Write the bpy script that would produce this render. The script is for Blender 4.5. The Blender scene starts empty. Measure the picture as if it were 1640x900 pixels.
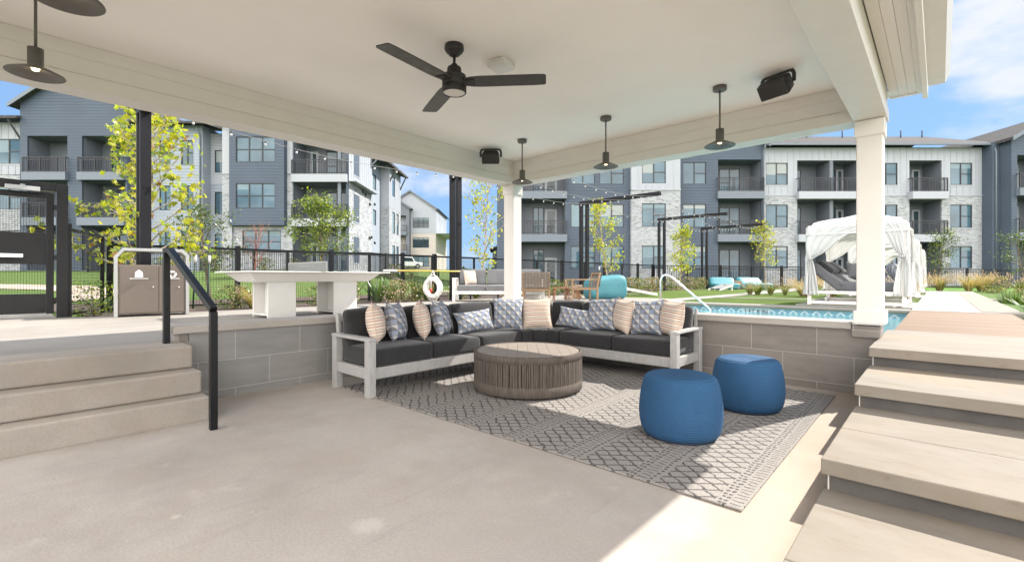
import bpy, bmesh, math, random
from mathutils import Vector, Matrix, noise
random.seed(7)
R_ = math.radians
SC = bpy.context.scene
COL = SC.collection
A = R_(42.4)                                   # heading of the camera against the pavilion
RX, RY = math.cos(A), math.sin(A)              # view right
FX, FY = -math.sin(A), math.cos(A)             # view forward
def W(s, d, z=0.0):                            # site frame (metres right of / ahead of the tripod) -> world
    return (FX*d + RX*s, FY*d + RY*s, z)

# ------------------------------------------------------------------ camera, sky, sun, exposure
cd = bpy.data.cameras.new('camera'); cam = bpy.data.objects.new('camera', cd); COL.objects.link(cam)
cam.location = (0, 0, 1.10); cam.rotation_euler = (R_(90), 0, A)
cd.sensor_width = 36; cd.lens = 750/1640*36; cd.shift_y = -0.003
cd.clip_start = 0.05; cd.clip_end = 3000
SC.camera = cam
SUNV = Vector((0.36, 1.0, 1.0)).normalized()
world = bpy.data.worlds.new('World'); SC.world = world; world.use_nodes = True
def build_world():
    nt = world.node_tree; N = nt.nodes; L = nt.links
    N.clear()
    out = N.new('ShaderNodeOutputWorld'); bg = N.new('ShaderNodeBackground')
    bg.inputs['Strength'].default_value = 0.15
    sky = N.new('ShaderNodeTexSky'); sky.sky_type = 'NISHITA'; sky.sun_disc = False
    sky.sun_elevation = math.asin(SUNV.z); sky.sun_rotation = math.atan2(SUNV.x, SUNV.y)
    sky.altitude = 200; sky.air_density = 1.0; sky.dust_density = 0.3; sky.ozone_density = 2.0
    tc = N.new('ShaderNodeTexCoord'); mp = N.new('ShaderNodeMapping')
    mp.inputs['Scale'].default_value = (1, 1, 2.2); mp.inputs['Location'].default_value = (1.21, 7.63, 6.87); mp.inputs['Rotation'].default_value = (0, 0, R_(17))
    n1 = N.new('ShaderNodeTexNoise'); n1.inputs['Scale'].default_value = 2.6
    n1.inputs['Detail'].default_value = 9; n1.inputs['Roughness'].default_value = 0.56
    rp = N.new('ShaderNodeValToRGB'); rp.color_ramp.elements[0].position = 0.49; rp.color_ramp.elements[1].position = 0.66
    rp.color_ramp.interpolation = 'EASE'
    mx = N.new('ShaderNodeMix'); mx.data_type = 'RGBA'
    cc = N.new('ShaderNodeMix'); cc.data_type = 'RGBA'          # added glow: unseen clouds behind us made far brighter, to fill the pavilion
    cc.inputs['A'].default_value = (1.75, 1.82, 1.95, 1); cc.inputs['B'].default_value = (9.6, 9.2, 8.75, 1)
    tint = N.new('ShaderNodeMix'); tint.data_type = 'RGBA'; tint.blend_type = 'MULTIPLY'; tint.inputs['Factor'].default_value = 1
    tint.inputs['B'].default_value = (0.19, 0.24, 0.33, 1)
    L.new(sky.outputs['Color'], tint.inputs['A']); L.new(cc.outputs['Result'], mx.inputs['B'])
    L.new(tc.outputs['Generated'], mp.inputs['Vector']); L.new(mp.outputs['Vector'], n1.inputs['Vector'])
    # extra cloud cover added to the unseen sky behind the camera, as fill light
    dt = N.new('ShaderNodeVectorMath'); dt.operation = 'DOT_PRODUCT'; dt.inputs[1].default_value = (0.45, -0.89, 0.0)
    mr = N.new('ShaderNodeMapRange'); mr.inputs['From Min'].default_value = -0.1; mr.inputs['From Max'].default_value = 0.5
    mr.inputs['To Min'].default_value = 0.0; mr.inputs['To Max'].default_value = 0.17
    ad = N.new('ShaderNodeMath'); ad.operation = 'ADD'
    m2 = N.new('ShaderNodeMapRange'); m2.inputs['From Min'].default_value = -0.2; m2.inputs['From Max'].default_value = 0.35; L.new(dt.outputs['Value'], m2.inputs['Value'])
    L.new(tc.outputs['Generated'], dt.inputs[0]); L.new(dt.outputs['Value'], mr.inputs['Value'])
    L.new(n1.outputs['Fac'], ad.inputs[0]); L.new(mr.outputs['Result'], ad.inputs[1])
    L.new(ad.outputs[0], rp.inputs['Fac']); L.new(rp.outputs['Color'], mx.inputs['Factor'])
    ev = N.new('ShaderNodeMix'); ev.data_type = 'RGBA'; ev.inputs['Factor'].default_value = 0.72; ev.inputs['B'].default_value = (0.70, 1.20, 1.95, 1)
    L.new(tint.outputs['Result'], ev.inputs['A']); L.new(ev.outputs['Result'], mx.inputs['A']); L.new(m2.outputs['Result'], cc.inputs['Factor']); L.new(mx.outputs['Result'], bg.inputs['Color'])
    L.new(bg.outputs['Background'], out.inputs['Surface'])
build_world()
sd = bpy.data.lights.new('sun', 'SUN'); sun = bpy.data.objects.new('sun', sd); COL.objects.link(sun)
sd.energy = 2.8; sd.angle = R_(0.53); sd.color = (1.0, 0.945, 0.855)
sun.rotation_euler = SUNV.to_track_quat('Z', 'Y').to_euler(); sun.location = (5, 14, 14)
SC.view_settings.view_transform = 'Standard'; SC.view_settings.look = 'None'
SC.view_settings.gamma = 1; SC.view_settings.use_curve_mapping = False
SC.view_settings.exposure = 1.80
SC.cycles.max_bounces = 10; SC.cycles.diffuse_bounces = 6; SC.cycles.glossy_bounces = 3
SC.cycles.transmission_bounces = 6; SC.cycles.transparent_max_bounces = 12
SC.cycles.sample_clamp_indirect = 6

# ------------------------------------------------------------------ node helpers
class G:
    """tiny wrapper for node graphs"""
    def __init__(s, name):
        s.m = bpy.data.materials.new(name); s.m.use_nodes = True
        s.t = s.m.node_tree; s.t.nodes.clear()
        s.o = s.n('ShaderNodeOutputMaterial'); s.p = s.n('ShaderNodeBsdfPrincipled')
        s.l(s.p.outputs[0], s.o.inputs['Surface'])
        s._tc = None
    def n(s, k): return s.t.nodes.new(k)
    def l(s, a, b): s.t.links.new(a, b)
    def set(s, sock, v):
        if isinstance(v, (int, float)): sock.default_value = v
        elif isinstance(v, tuple): sock.default_value = v if len(v) == 4 or sock.type == 'VECTOR' else (*v, 1)
        else: s.l(v, sock)
    def tc(s, k='Object'):
        if not s._tc: s._tc = s.n('ShaderNodeTexCoord')
        return s._tc.outputs[k]
    def xyz(s, k='Object'):
        q = s.n('ShaderNodeSeparateXYZ'); s.l(s.tc(k), q.inputs[0]); return q.outputs
    def map(s, scale=(1, 1, 1), loc=(0, 0, 0), rot=(0, 0, 0), k='Object'):
        q = s.n('ShaderNodeMapping'); s.l(s.tc(k), q.inputs['Vector'])
        q.inputs['Scale'].default_value = scale; q.inputs['Location'].default_value = loc; q.inputs['Rotation'].default_value = rot
        return q.outputs[0]
    def noise(s, scale, detail=4, rough=0.5, vec=None):
        q = s.n('ShaderNodeTexNoise'); q.inputs['Scale'].default_value = scale
        q.inputs['Detail'].default_value = detail; q.inputs['Roughness'].default_value = rough
        s.l(vec if vec is not None else s.tc(), q.inputs['Vector']); return q.outputs['Fac']
    def ma(s, op, a, b=0.0, c=0.0):
        q = s.n('ShaderNodeMath'); q.operation = op
        for i, v in enumerate((a, b, c)): s.set(q.inputs[i], v)
        return q.outputs[0]
    def ramp(s, f, stops):
        q = s.n('ShaderNodeValToRGB'); e = q.color_ramp.elements
        while len(e) < len(stops): e.new(0.5)
        for k, (p, c) in zip(e, stops):
            k.position = p; k.color = (*c, 1) if isinstance(c, tuple) else (c, c, c, 1)
        s.l(f, q.inputs[0]); return q.outputs[0]
    def mix(s, f, a, b, mode='MIX'):
        q = s.n('ShaderNodeMix'); q.data_type = 'RGBA'; q.blend_type = mode
        s.set(q.inputs['Factor'], f); s.set(q.inputs['A'], a); s.set(q.inputs['B'], b); return q.outputs['Result']
    def bump(s, h, strength=0.3, dist=0.01, prev=None):
        q = s.n('ShaderNodeBump'); q.inputs['Strength'].default_value = strength; q.inputs['Distance'].default_value = dist
        s.l(h, q.inputs['Height'])
        if prev is not None: s.l(prev, q.inputs['Normal'])
        s.l(q.outputs[0], s.p.inputs['Normal']); return q.outputs[0]
    def fin(s, col=None, rough=None, metal=None, spec=None):
        if col is not None: s.set(s.p.inputs['Base Color'], col)
        if rough is not None: s.set(s.p.inputs['Roughness'], rough)
        if metal is not None: s.set(s.p.inputs['Metallic'], metal)
        if spec is not None: s.set(s.p.inputs['Specular IOR Level'], spec)
        return s.m
def vmul(c, f): return tuple(min(1, x*f) for x in c)
def plain(name, c, rough=0.5, metal=0.0, var=0.12, scale=6.0, bump=0.0, bscale=60.0, spec=0.5):
    g = G(name); f = g.noise(scale, 5, 0.6)
    col = g.ramp(f, [(0.25, vmul(c, 1-var)), (0.75, vmul(c, 1+var))])
    if bump: g.bump(g.noise(bscale, 3, 0.6), bump, 0.004)
    rr = g.ramp(g.noise(scale*2.3, 4), [(0.3, max(0.02, rough-0.07)), (0.7, min(1, rough+0.07))])
    return g.fin(col, rr, metal, spec)
M = {}
# painted / metal / fabric basics
M['white_paint'] = plain('white_paint', (0.70, 0.672, 0.63), 0.45, var=0.03, bump=0.03, bscale=40)
M['ceiling'] = plain('ceiling_stucco', (0.92, 0.878, 0.822), 0.8, var=0.025, scale=2, bump=0.10, bscale=90)
M['black_steel'] = plain('black_steel', (0.007, 0.007, 0.008), 0.36, var=0.3, scale=9, bump=0.02, bscale=50, spec=0.3)
M['dark_bronze'] = plain('dark_bronze', (0.035, 0.033, 0.031), 0.42, var=0.15)
M['pergola_steel'] = plain('pergola_steel', (0.010, 0.010, 0.013), 0.6, var=0.2, scale=3, spec=0.2)
M['lamp_shade'] = plain('lamp_shade_bronze', (0.105, 0.098, 0.085), 0.45, var=0.1)
M['plastic_black'] = plain('speaker_black', (0.022, 0.021, 0.021), 0.55, var=0.2, bump=0.1, bscale=300)
M['steel'] = plain('stainless_steel', (0.72, 0.72, 0.72), 0.18, 1.0, var=0.05)
M['white_plastic'] = plain('white_plastic', (0.70, 0.69, 0.665), 0.35, var=0.03)
M['alu'] = plain('aluminium_silver', (0.36, 0.365, 0.36), 0.38, 0.35, var=0.05)
M['sofa_frame'] = None
M['taupe'] = plain('taupe_powder_coat', (0.125, 0.100, 0.083), 0.45, var=0.05)
M['sign_white'] = plain('sign_white', (0.8, 0.8, 0.8), 0.5, var=0.02)
M['teal'] = plain('teal_vinyl', (0.05, 0.20, 0.235), 0.55, var=0.08, scale=4, bump=0.2, bscale=12)
M['oak'] = None
M['red'] = plain('red_plastic', (0.7, 0.03, 0.02), 0.4, var=0.05)
M['yellow'] = plain('yellow_pole', (0.50, 0.38, 0.09), 0.4, var=0.05)
M['rope'] = plain('white_rope', (0.75, 0.74, 0.7), 0.8, var=0.05)
M['tyre'] = plain('tyre_rubber', (0.02, 0.02, 0.02), 0.8, var=0.2)
M['blind'] = plain('window_blind', (0.55, 0.53, 0.48), 0.7, var=0.05)
M['soil'] = plain('mulch', (0.075, 0.052, 0.040), 0.95, var=0.5, scale=14, bump=1.0, bscale=40)
def emis(name, c, s):
    g = G(name); e = g.n('ShaderNodeEmission'); e.inputs[0].default_value = (*c, 1); e.inputs[1].default_value = s
    g.l(e.outputs[0], g.o.inputs['Surface']); return g.m
M['bulb_lit'] = emis('lit_bulb', (1.0, 0.78, 0.45), 4)
M['bulb_glass'] = plain('clear_bulb', (0.42, 0.42, 0.41), 0.15, var=0.05)
M['cable'] = plain('grey_cable', (0.22, 0.22, 0.22), 0.6)
M['lens'] = plain('frosted_lens', (0.72, 0.69, 0.64), 0.5, var=0.02)
def grain(name, c1, c2, scale=(2, 30, 30), rough=0.5, bump=0.08):
    g = G(name); f = g.noise(3, 6, 0.6, g.map(scale)); f2 = g.noise(1.3, 2)
    col = g.mix(f2, g.ramp(f, [(0.3, c1), (0.7, c2)]), g.ramp(f, [(0.3, vmul(c1, 0.85)), (0.7, vmul(c2, 1.08))]))
    g.bump(f, bump, 0.004); return g.fin(col, rough)
M['sofa_frame'] = grain('brushed_driftwood_metal', (0.35, 0.342, 0.333), (0.385, 0.376, 0.366), (12, 12, 4), 0.45, 0.05)
M['oak'] = grain('oiled_wood', (0.22, 0.132, 0.070), (0.34, 0.215, 0.118), (30, 30, 3), 0.5)
M['redwood'] = grain('red_stained_wood', (0.25, 0.10, 0.05), (0.38, 0.17, 0.08), (30, 30, 3), 0.5)
M['table_wood'] = grain('weathered_teak', (0.17, 0.138, 0.112), (0.29, 0.243, 0.20), (2, 40, 40), 0.6)
M['bark'] = grain('pale_bark', (0.24, 0.20, 0.15), (0.42, 0.37, 0.29), (14, 14, 3), 0.85, 0.4)
M['dark_bark'] = grain('brown_bark', (0.085, 0.065, 0.05), (0.17, 0.135, 0.10), (14, 14, 3), 0.9, 0.4)
M['red_twig'] = grain('reddish_twig', (0.20, 0.075, 0.06), (0.30, 0.13, 0.10), (14, 14, 3), 0.85, 0.2)

def fabric(name, c1, c2, scale=900, var=0.18, bs=0.25):
    g = G(name)
    a = g.noise(scale*0.5, 2, 0.5, g.map((1, 1, 0.12))); b = g.noise(scale*0.5, 2, 0.5, g.map((0.12, 0.12, 1)))
    f = g.ma('ADD', g.ma('MULTIPLY', a, 0.5), g.ma('MULTIPLY', b, 0.5))
    col = g.ramp(f, [(0.38, c1), (0.62, c2)])
    col = g.mix(g.ramp(g.noise(5, 4), [(0.3, 0.0), (0.7, 1.0)]), col, g.mix(1.0, col, (1-var, 1-var, 1-var), 'MULTIPLY'))
    g.bump(f, bs, 0.002); g.p.inputs['Sheen Weight'].default_value = 0.2
    return g.fin(col, 0.95, spec=0.15)
M['charcoal'] = fabric('charcoal_fabric', (0.015, 0.015, 0.017), (0.046, 0.045, 0.047))
M['grey_fabric'] = fabric('mid_grey_fabric', (0.12, 0.12, 0.125), (0.21, 0.21, 0.215))
M['cover_grey'] = fabric('slate_fabric', (0.085, 0.085, 0.095), (0.15, 0.15, 0.16))
M['linen'] = fabric('white_canvas', (0.64, 0.645, 0.65), (0.70, 0.705, 0.71), 900, 0.03, 0.05)
def thin_cloth(m, f=0.3):
    t = m.node_tree; p = next(n for n in t.nodes if n.type == 'BSDF_PRINCIPLED'); o = next(n for n in t.nodes if n.type == 'OUTPUT_MATERIAL')
    tr = t.nodes.new('ShaderNodeBsdfTranslucent'); tr.inputs[0].default_value = (0.75, 0.73, 0.69, 1); mx = t.nodes.new('ShaderNodeMixShader'); mx.inputs[0].default_value = f
    t.links.new(p.outputs[0], mx.inputs[1]); t.links.new(tr.outputs[0], mx.inputs[2]); t.links.new(mx.outputs[0], o.inputs['Surface'])
thin_cloth(M['linen'])
M['strap'] = fabric('taupe_webbing', (0.13, 0.105, 0.085), (0.22, 0.185, 0.15))

def knit():
    g = G('blue_knit'); x = g.xyz(); z = g.ma('MULTIPLY', x[2], 520)
    a = g.n('ShaderNodeMath'); a.operation = 'ARCTAN2'; g.l(x[1], a.inputs[0]); g.l(x[0], a.inputs[1])
    w = g.ma('SINE', z); v = g.ma('SINE', g.ma('MULTIPLY', a.outputs[0], 190))
    h = g.ma('ADD', g.ma('MULTIPLY', w, 0.5), g.ma('MULTIPLY', v, 0.25))
    f = g.noise(3, 4, 0.6)
    col = g.ramp(f, [(0.3, (0.022, 0.080, 0.170)), (0.7, (0.031, 0.104, 0.212))])
    col = g.mix(g.ramp(h, [(0.2, 0.35), (0.75, 0.0)]), col, (0.010, 0.045, 0.115))
    g.bump(h, 0.6, 0.004); return g.fin(col, 0.8, spec=0.3)
M['knit'] = knit()

def concrete(name, c1, c2, warm, scale=1.0, joints=None, marks=True, broom=True):
    g = G(name)
    f = g.noise(0.9*scale, 8, 0.62); s2 = g.noise(3.1*scale, 6, 0.7); s3 = g.noise(70, 3, 0.6)
    col = g.ramp(f, [(0.28, c1), (0.72, c2)])
    col = g.mix(g.ramp(s2, [(0.45, 0.0), (0.75, 0.6)]), col, warm)
    col = g.mix(g.ramp(s3, [(0.4, 0.18), (0.6, 0.0)]), col, vmul(c1, 0.62))
    col = g.mix(g.ramp(g.noise(9*scale, 5, 0.75), [(0.68, 0.0), (0.74, 0.5)]), col, vmul(c2, 1.25))
    col = g.mix(g.ramp(g.noise(23*scale, 3, 0.6), [(0.74, 0.0), (0.78, 0.7)]), col, vmul(c1, 0.45))
    if marks:
        col = g.mix(g.ramp(g.noise(0.55, 6, 0.66, g.map((1, 1, 1), (3.7, 1.9, 0))), [(0.46, 0.0), (0.66, 0.7)]), col, vmul((c1[0], c1[1]*0.985, c1[2]*0.96), 0.78))
        col = g.mix(g.ramp(g.noise(1.4, 6, 0.7, g.map((9, 0.7, 1), rot=(0, 0, 0.5))), [(0.56, 0.0), (0.72, 0.28)]), col, vmul(c1, 0.72))
        col = g.mix(g.ramp(g.noise(6, 3, 0.5, g.map((1, 22, 1), rot=(0, 0, 1.1))), [(0.70, 0.0), (0.76, 0.30)]), col, vmul(c1, 0.62))
        col = g.mix(g.ramp(g.noise(2.2, 7, 0.72, g.map((1, 1, 1), (8.1, 2.2, 0))), [(0.60, 0.0), (0.70, 0.35)]), col, vmul((c2[0]*1.02, c2[1], c2[2]), 1.12))
    if name == 'patio_concrete':
        x = g.xyz()
        for cx_, cy_, r_ in SCUFF:
            dd = g.ma('SQRT', g.ma('ADD', g.ma('POWER', g.ma('SUBTRACT', x[0], cx_), 2.0), g.ma('POWER', g.ma('SUBTRACT', x[1], cy_), 2.0)))
            k_ = g.ramp(g.ma('SUBTRACT', 1.75, g.ma('ADD', g.ma('DIVIDE', dd, r_), g.ma('MULTIPLY', g.noise(26, 5, 0.75), 1.6))), [(0.02, 0.0), (0.5, 0.5)])
            col = g.mix(k_, col, vmul(c2, 1.25))
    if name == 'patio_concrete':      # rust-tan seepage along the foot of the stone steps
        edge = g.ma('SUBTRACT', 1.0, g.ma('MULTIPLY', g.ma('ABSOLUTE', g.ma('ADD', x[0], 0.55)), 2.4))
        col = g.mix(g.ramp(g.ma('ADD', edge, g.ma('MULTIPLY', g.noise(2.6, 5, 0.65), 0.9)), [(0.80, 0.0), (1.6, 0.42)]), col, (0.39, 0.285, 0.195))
    h = s3
    if broom: h = g.ma('ADD', s3, g.ma('MULTIPLY', g.noise(4, 4, 0.6, g.map((70, 1.5, 1), rot=(0, 0, 0.5))), 0.8))
    nb = g.bump(h, 0.30, 0.005)
    if joints:
        x = g.xyz(); ds = []
        for ax, per, off in joints:
            fr = g.ma('FRACT', g.ma('DIVIDE', g.ma('ADD', x[ax], off+400*per), per))
            ds.append(g.ma('LESS_THAN', fr, 0.009/per))
        d = ds[0]
        for k in ds[1:]: d = g.ma('MAXIMUM', d, k)
        col = g.mix(g.ma('MULTIPLY', d, 0.75), col, vmul(c1, 0.3))
    return g.fin(col, 0.85, spec=0.25)
SCUFF = ((-1.88, 1.11, 0.09), (-2.6, 0.55, 0.03))
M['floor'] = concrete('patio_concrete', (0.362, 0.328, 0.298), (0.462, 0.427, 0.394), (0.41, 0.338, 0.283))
M['deck'] = concrete('deck_concrete', (0.265, 0.245, 0.22), (0.325, 0.302, 0.273), (0.30, 0.26, 0.22), 0.7, [(0, 2.4, 0.35), (1, 2.4, 0.9)])
M['step_conc'] = concrete('step_concrete', (0.31, 0.278, 0.242), (0.41, 0.372, 0.328), (0.365, 0.295, 0.23), 1.6)
M['path'] = concrete('path_concrete', (0.255, 0.242, 0.222), (0.31, 0.293, 0.27), (0.285, 0.258, 0.222), 0.6, [(1, 3.1, 0.0)])
M['tan_path'] = concrete('tan_path_concrete', (0.40, 0.33, 0.27), (0.48, 0.40, 0.33), (0.42, 0.34, 0.27), 0.5)
def limestone():
    g = G('limestone_slab'); f = g.noise(2.0, 9, 0.68, g.map((1.0, 2.6, 2.6))); f2 = g.noise(1.1, 5); f3 = g.noise(60, 3)
    col = g.ramp(f, [(0.25, (0.180, 0.153, 0.120)), (0.5, (0.213, 0.187, 0.155)), (0.75, (0.24, 0.216, 0.185))])
    col = g.mix(g.ramp(f2, [(0.5, 0.0), (0.72, 0.55)]), col, (0.285, 0.215, 0.145))
    col = g.mix(g.ramp(g.noise(5, 6, 0.7, g.map((1, 3, 3))), [(0.58, 0.0), (0.68, 0.5)]), col, (0.165, 0.125, 0.085))
    col = g.mix(g.ramp(g.noise(38, 4, 0.7), [(0.62, 0.0), (0.7, 0.4)]), col, (0.16, 0.125, 0.09))
    g.bump(g.ma('ADD', f3, g.ma('MULTIPLY', f, 2)), 0.12, 0.004); return g.fin(col, 0.8, spec=0.25)
M['limestone'] = limestone()
M['coping'] = concrete('cast_stone_coping', (0.34, 0.315, 0.285), (0.43, 0.40, 0.365), (0.38, 0.325, 0.27), 1.3, None, False, False)
def tile(name, horiz, c):
    """large format stone tile in running bond, horiz = 0 for a wall along x, 1 along y"""
    g = G(name); x = g.xyz(); q = g.n('ShaderNodeCombineXYZ')
    g.l(x[horiz], q.inputs[0]); g.l(g.ma('ADD', x[2], 0.194), q.inputs[1])
    b = g.n('ShaderNodeTexBrick'); g.l(q.outputs[0], b.inputs['Vector'])
    b.offset = 0.5; b.inputs['Scale'].default_value = 1; b.inputs['Mortar Size'].default_value = 0.0030
    b.inputs['Mortar Smooth'].default_value = 0.3; b.inputs['Bias'].default_value = 0
    b.inputs['Brick Width'].default_value = 0.60; b.inputs['Row Height'].default_value = 0.268
    b.inputs['Color1'].default_value = (0, 0, 0, 1); b.inputs['Color2'].default_value = (1, 1, 1, 1)
    f = g.noise(4, 7, 0.65, g.map((0.5, 0.5, 3))); f2 = g.noise(1.6, 4)
    base = g.ramp(f, [(0.28, vmul(c, 0.78)), (0.72, vmul(c, 1.22))])
    base = g.mix(g.ramp(f2, [(0.35, 0.0), (0.7, 0.5)]), base, vmul(c, 0.82))
    base = g.mix(g.ma('MULTIPLY', b.outputs['Color'], 0.45), base, vmul((c[0]*1.02, c[1], c[2]*0.97), 1.28))
    base = g.mix(g.ramp(g.noise(3.2, 6, 0.75, g.map((1, 1, 2))), [(0.55, 0.0), (0.75, 0.55)]), base, vmul((c[0]*1.06, c[1], c[2]*0.92), 0.72))
    col = g.mix(b.outputs['Fac'], base, (0.43, 0.41, 0.38))
    g.bump(g.ma('SUBTRACT', g.ma('MULTIPLY', f, 0.2), b.outputs['Fac']), 0.25, 0.004)
    return g.fin(col, 0.62, spec=0.3)
M['tile_y'] = tile('grey_stone_tile_long', 1, (0.235, 0.23, 0.222))
M['tile_x'] = tile('grey_stone_tile_cross', 0, (0.215, 0.196, 0.177))
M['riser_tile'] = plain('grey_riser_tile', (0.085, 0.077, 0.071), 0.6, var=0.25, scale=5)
M['grout'] = plain('pale_grout', (0.58, 0.55, 0.50), 0.8, var=0.05)
def wood_deck():
    g = G('timber_boards'); x = g.xyz()
    row = g.ma('FLOOR', g.ma('DIVIDE', x[1], 0.14)); q = g.n('ShaderNodeTexWhiteNoise'); q.noise_dimensions = '1D'; g.l(row, q.inputs['W'])
    f = g.noise(3, 6, 0.6, g.map((1.5, 24, 1)))
    c = g.ramp(f, [(0.3, (0.140, 0.082, 0.042)), (0.7, (0.200, 0.128, 0.074))])
    c = g.mix(g.ma('MULTIPLY', q.outputs['Value'], 0.85), c, (0.125, 0.068, 0.034))
    fr = g.ma('FRACT', g.ma('DIVIDE', x[1], 0.14)); gap = g.ma('LESS_THAN', fr, 0.05)
    g.bump(g.ma('SUBTRACT', g.ma('MULTIPLY', f, 0.2), gap), 0.4, 0.006)
    return g.fin(g.mix(g.ma('MULTIPLY', gap, 0.8), c, (0.07, 0.045, 0.03)), 0.65, spec=0.25)
M['timber'] = wood_deck()
def rug():
    g = G('woven_rug'); x = g.xyz()
    X, Y = x[0], x[1]
    wob = g.ma('MULTIPLY', g.ma('SUBTRACT', g.noise(14, 2), 0.5), 0.035)
    Xw = g.ma('MULTIPLY', g.ma('ADD', X, wob), 1.55); Yw = g.ma('MULTIPLY', g.ma('ADD', Y, wob), 1.55)
    P = 0.74
    u = g.ma('MULTIPLY', g.ma('FRACT', g.ma('DIVIDE', g.ma('ADD', Xw, 20.0), P)), P)        # 0..P across the bands
    def near(v, c, w): return g.ma('LESS_THAN', g.ma('ABSOLUTE', g.ma('SUBTRACT', v, c)), w)
    def dots(c, per, r, off=0.0):
        fy = g.ma('SUBTRACT', g.ma('FRACT', g.ma('DIVIDE', g.ma('ADD', Yw, 10+off), per)), 0.5)
        dy = g.ma('MULTIPLY', fy, per); dx = g.ma('SUBTRACT', u, c)
        d2 = g.ma('ADD', g.ma('MULTIPLY', dx, dx), g.ma('MULTIPLY', dy, dy))
        return g.ma('LESS_THAN', d2, r*r)
    # zone 1: a lattice of diamonds, 0.06..0.44
    k = 0.19
    tri = lambda v: g.ma('ABSOLUTE', g.ma('SUBTRACT', g.ma('FRACT', v), 0.5))
    a = g.ma('FRACT', g.ma('ADD', g.ma('DIVIDE', Yw, 0.15), g.ma('DIVIDE', u, k)))
    b = g.ma('FRACT', g.ma('SUBTRACT', g.ma('DIVIDE', Yw, 0.15), g.ma('DIVIDE', u, k)))
    zz = g.ma('MAXIMUM', g.ma('LESS_THAN', a, 0.17), g.ma('LESS_THAN', b, 0.17))
    z1 = g.ma('MULTIPLY', zz, g.ma('LESS_THAN', g.ma('ABSOLUTE', g.ma('SUBTRACT', u, 0.26)), 0.235))
    ink = z1
    ink = g.ma('MAXIMUM', ink, dots(0.26, 0.15, 0.017, 0.03))
    # zone 2: rows of dots and short bars
    for c in (0.525, 0.565, 0.715): ink = g.ma('MAXIMUM', ink, dots(c, 0.062, 0.0165))
    bar = g.ma('LESS_THAN', g.ma('FRACT', g.ma('DIVIDE', g.ma('ADD', Yw, 10.0), 0.062)), 0.22)
    ink = g.ma('MAXIMUM', ink, g.ma('MULTIPLY', bar, near(u, 0.64, 0.042)))
    rough = g.noise(120, 2)
    ink = g.ma('MULTIPLY', ink, g.ramp(rough, [(0.30, 0.45), (0.5, 1.0)]))
    weave = g.noise(160, 2, 0.6)
    base = g.ramp(weave, [(0.3, (0.185, 0.170, 0.158)), (0.7, (0.335, 0.313, 0.293))])
    col = g.mix(g.ma('MULTIPLY', ink, 0.8), base, (0.032, 0.030, 0.033))
    g.bump(weave, 0.5, 0.004); return g.fin(col, 0.95, spec=0.1)
M['rug'] = rug()
def pil_geo():
    g = G('geometric_pillow_fabric'); q = g.n('ShaderNodeSeparateXYZ'); g.l(g.tc('UV'), q.inputs[0])
    n = 7.5
    U = g.ma('MULTIPLY', q.outputs[0], n); V = g.ma('MULTIPLY', q.outputs[1], n)
    # stair-stepped triangles: quantise inside the cell
    fu = g.ma('DIVIDE', g.ma('FLOOR', g.ma('MULTIPLY', g.ma('FRACT', U), 5)), 5); fv = g.ma('DIVIDE', g.ma('FLOOR', g.ma('MULTIPLY', g.ma('FRACT', V), 5)), 5)
    iu = g.ma('FLOOR', U); iv = g.ma('FLOOR', V)
    par = g.ma('MODULO', g.ma('ADD', g.ma('ADD', iu, iv), 40), 2.0)
    par2 = g.ma('MODULO', g.ma('ADD', iv, 40), 2.0)
    low = g.ma('LESS_THAN', fv, g.ma('SUBTRACT', 0.85, fu))
    colA = g.mix(low, (0.50, 0.485, 0.46), (0.125, 0.122, 0.128))       # cream / grey half squares
    colB = g.mix(g.ma('MULTIPLY', par2, 1.0), (0.15, 0.215, 0.34), (0.22, 0.27, 0.37))
    colB = g.mix(g.ma('MULTIPLY', low, 0.55), colB, (0.25, 0.235, 0.23))
    col = g.mix(par, colA, colB)
    w = g.noise(220, 2, vec=g.map((1, 1, 1), k='UV'))
    col = g.mix(g.ramp(w, [(0.3, 0.25), (0.6, 0.0)]), col, (0.62, 0.62, 0.62))
    g.bump(w, 0.3, 0.002); return g.fin(col, 0.95, spec=0.15)
M['pil_geo'] = pil_geo()
def pil_str():
    g = G('striped_pillow_fabric'); q = g.n('ShaderNodeSeparateXYZ'); g.l(g.tc('UV'), q.inputs[0])
    wob = g.ma('MULTIPLY', g.ma('SUBTRACT', g.noise(7, 2, vec=g.map(k='UV')), 0.5), 0.025)
    V = g.ma('ADD', q.outputs[1], wob)
    a = g.ma('FRACT', g.ma('MULTIPLY', V, 7.5)); b = g.ma('FRACT', g.ma('MULTIPLY', V, 19))
    s1 = g.ma('LESS_THAN', a, 0.16); s2 = g.ma('LESS_THAN', g.ma('ABSOLUTE', g.ma('SUBTRACT', a, 0.5)), 0.05)
    s3 = g.ma('LESS_THAN', b, 0.3)
    col = g.mix(g.ma('MULTIPLY', s3, 0.35), (0.62, 0.54, 0.46), (0.52, 0.38, 0.29))
    col = g.mix(s1, col, (0.36, 0.155, 0.10)); col = g.mix(s2, col, (0.12, 0.07, 0.06))
    w = g.noise(240, 2, vec=g.map(k='UV'))
    col = g.mix(g.ramp(w, [(0.3, 0.3), (0.65, 0.0)]), col, (0.68, 0.62, 0.55))
    g.bump(w, 0.3, 0.002); return g.fin(col, 0.95, spec=0.15)
M['pil_str'] = pil_str()
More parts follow.
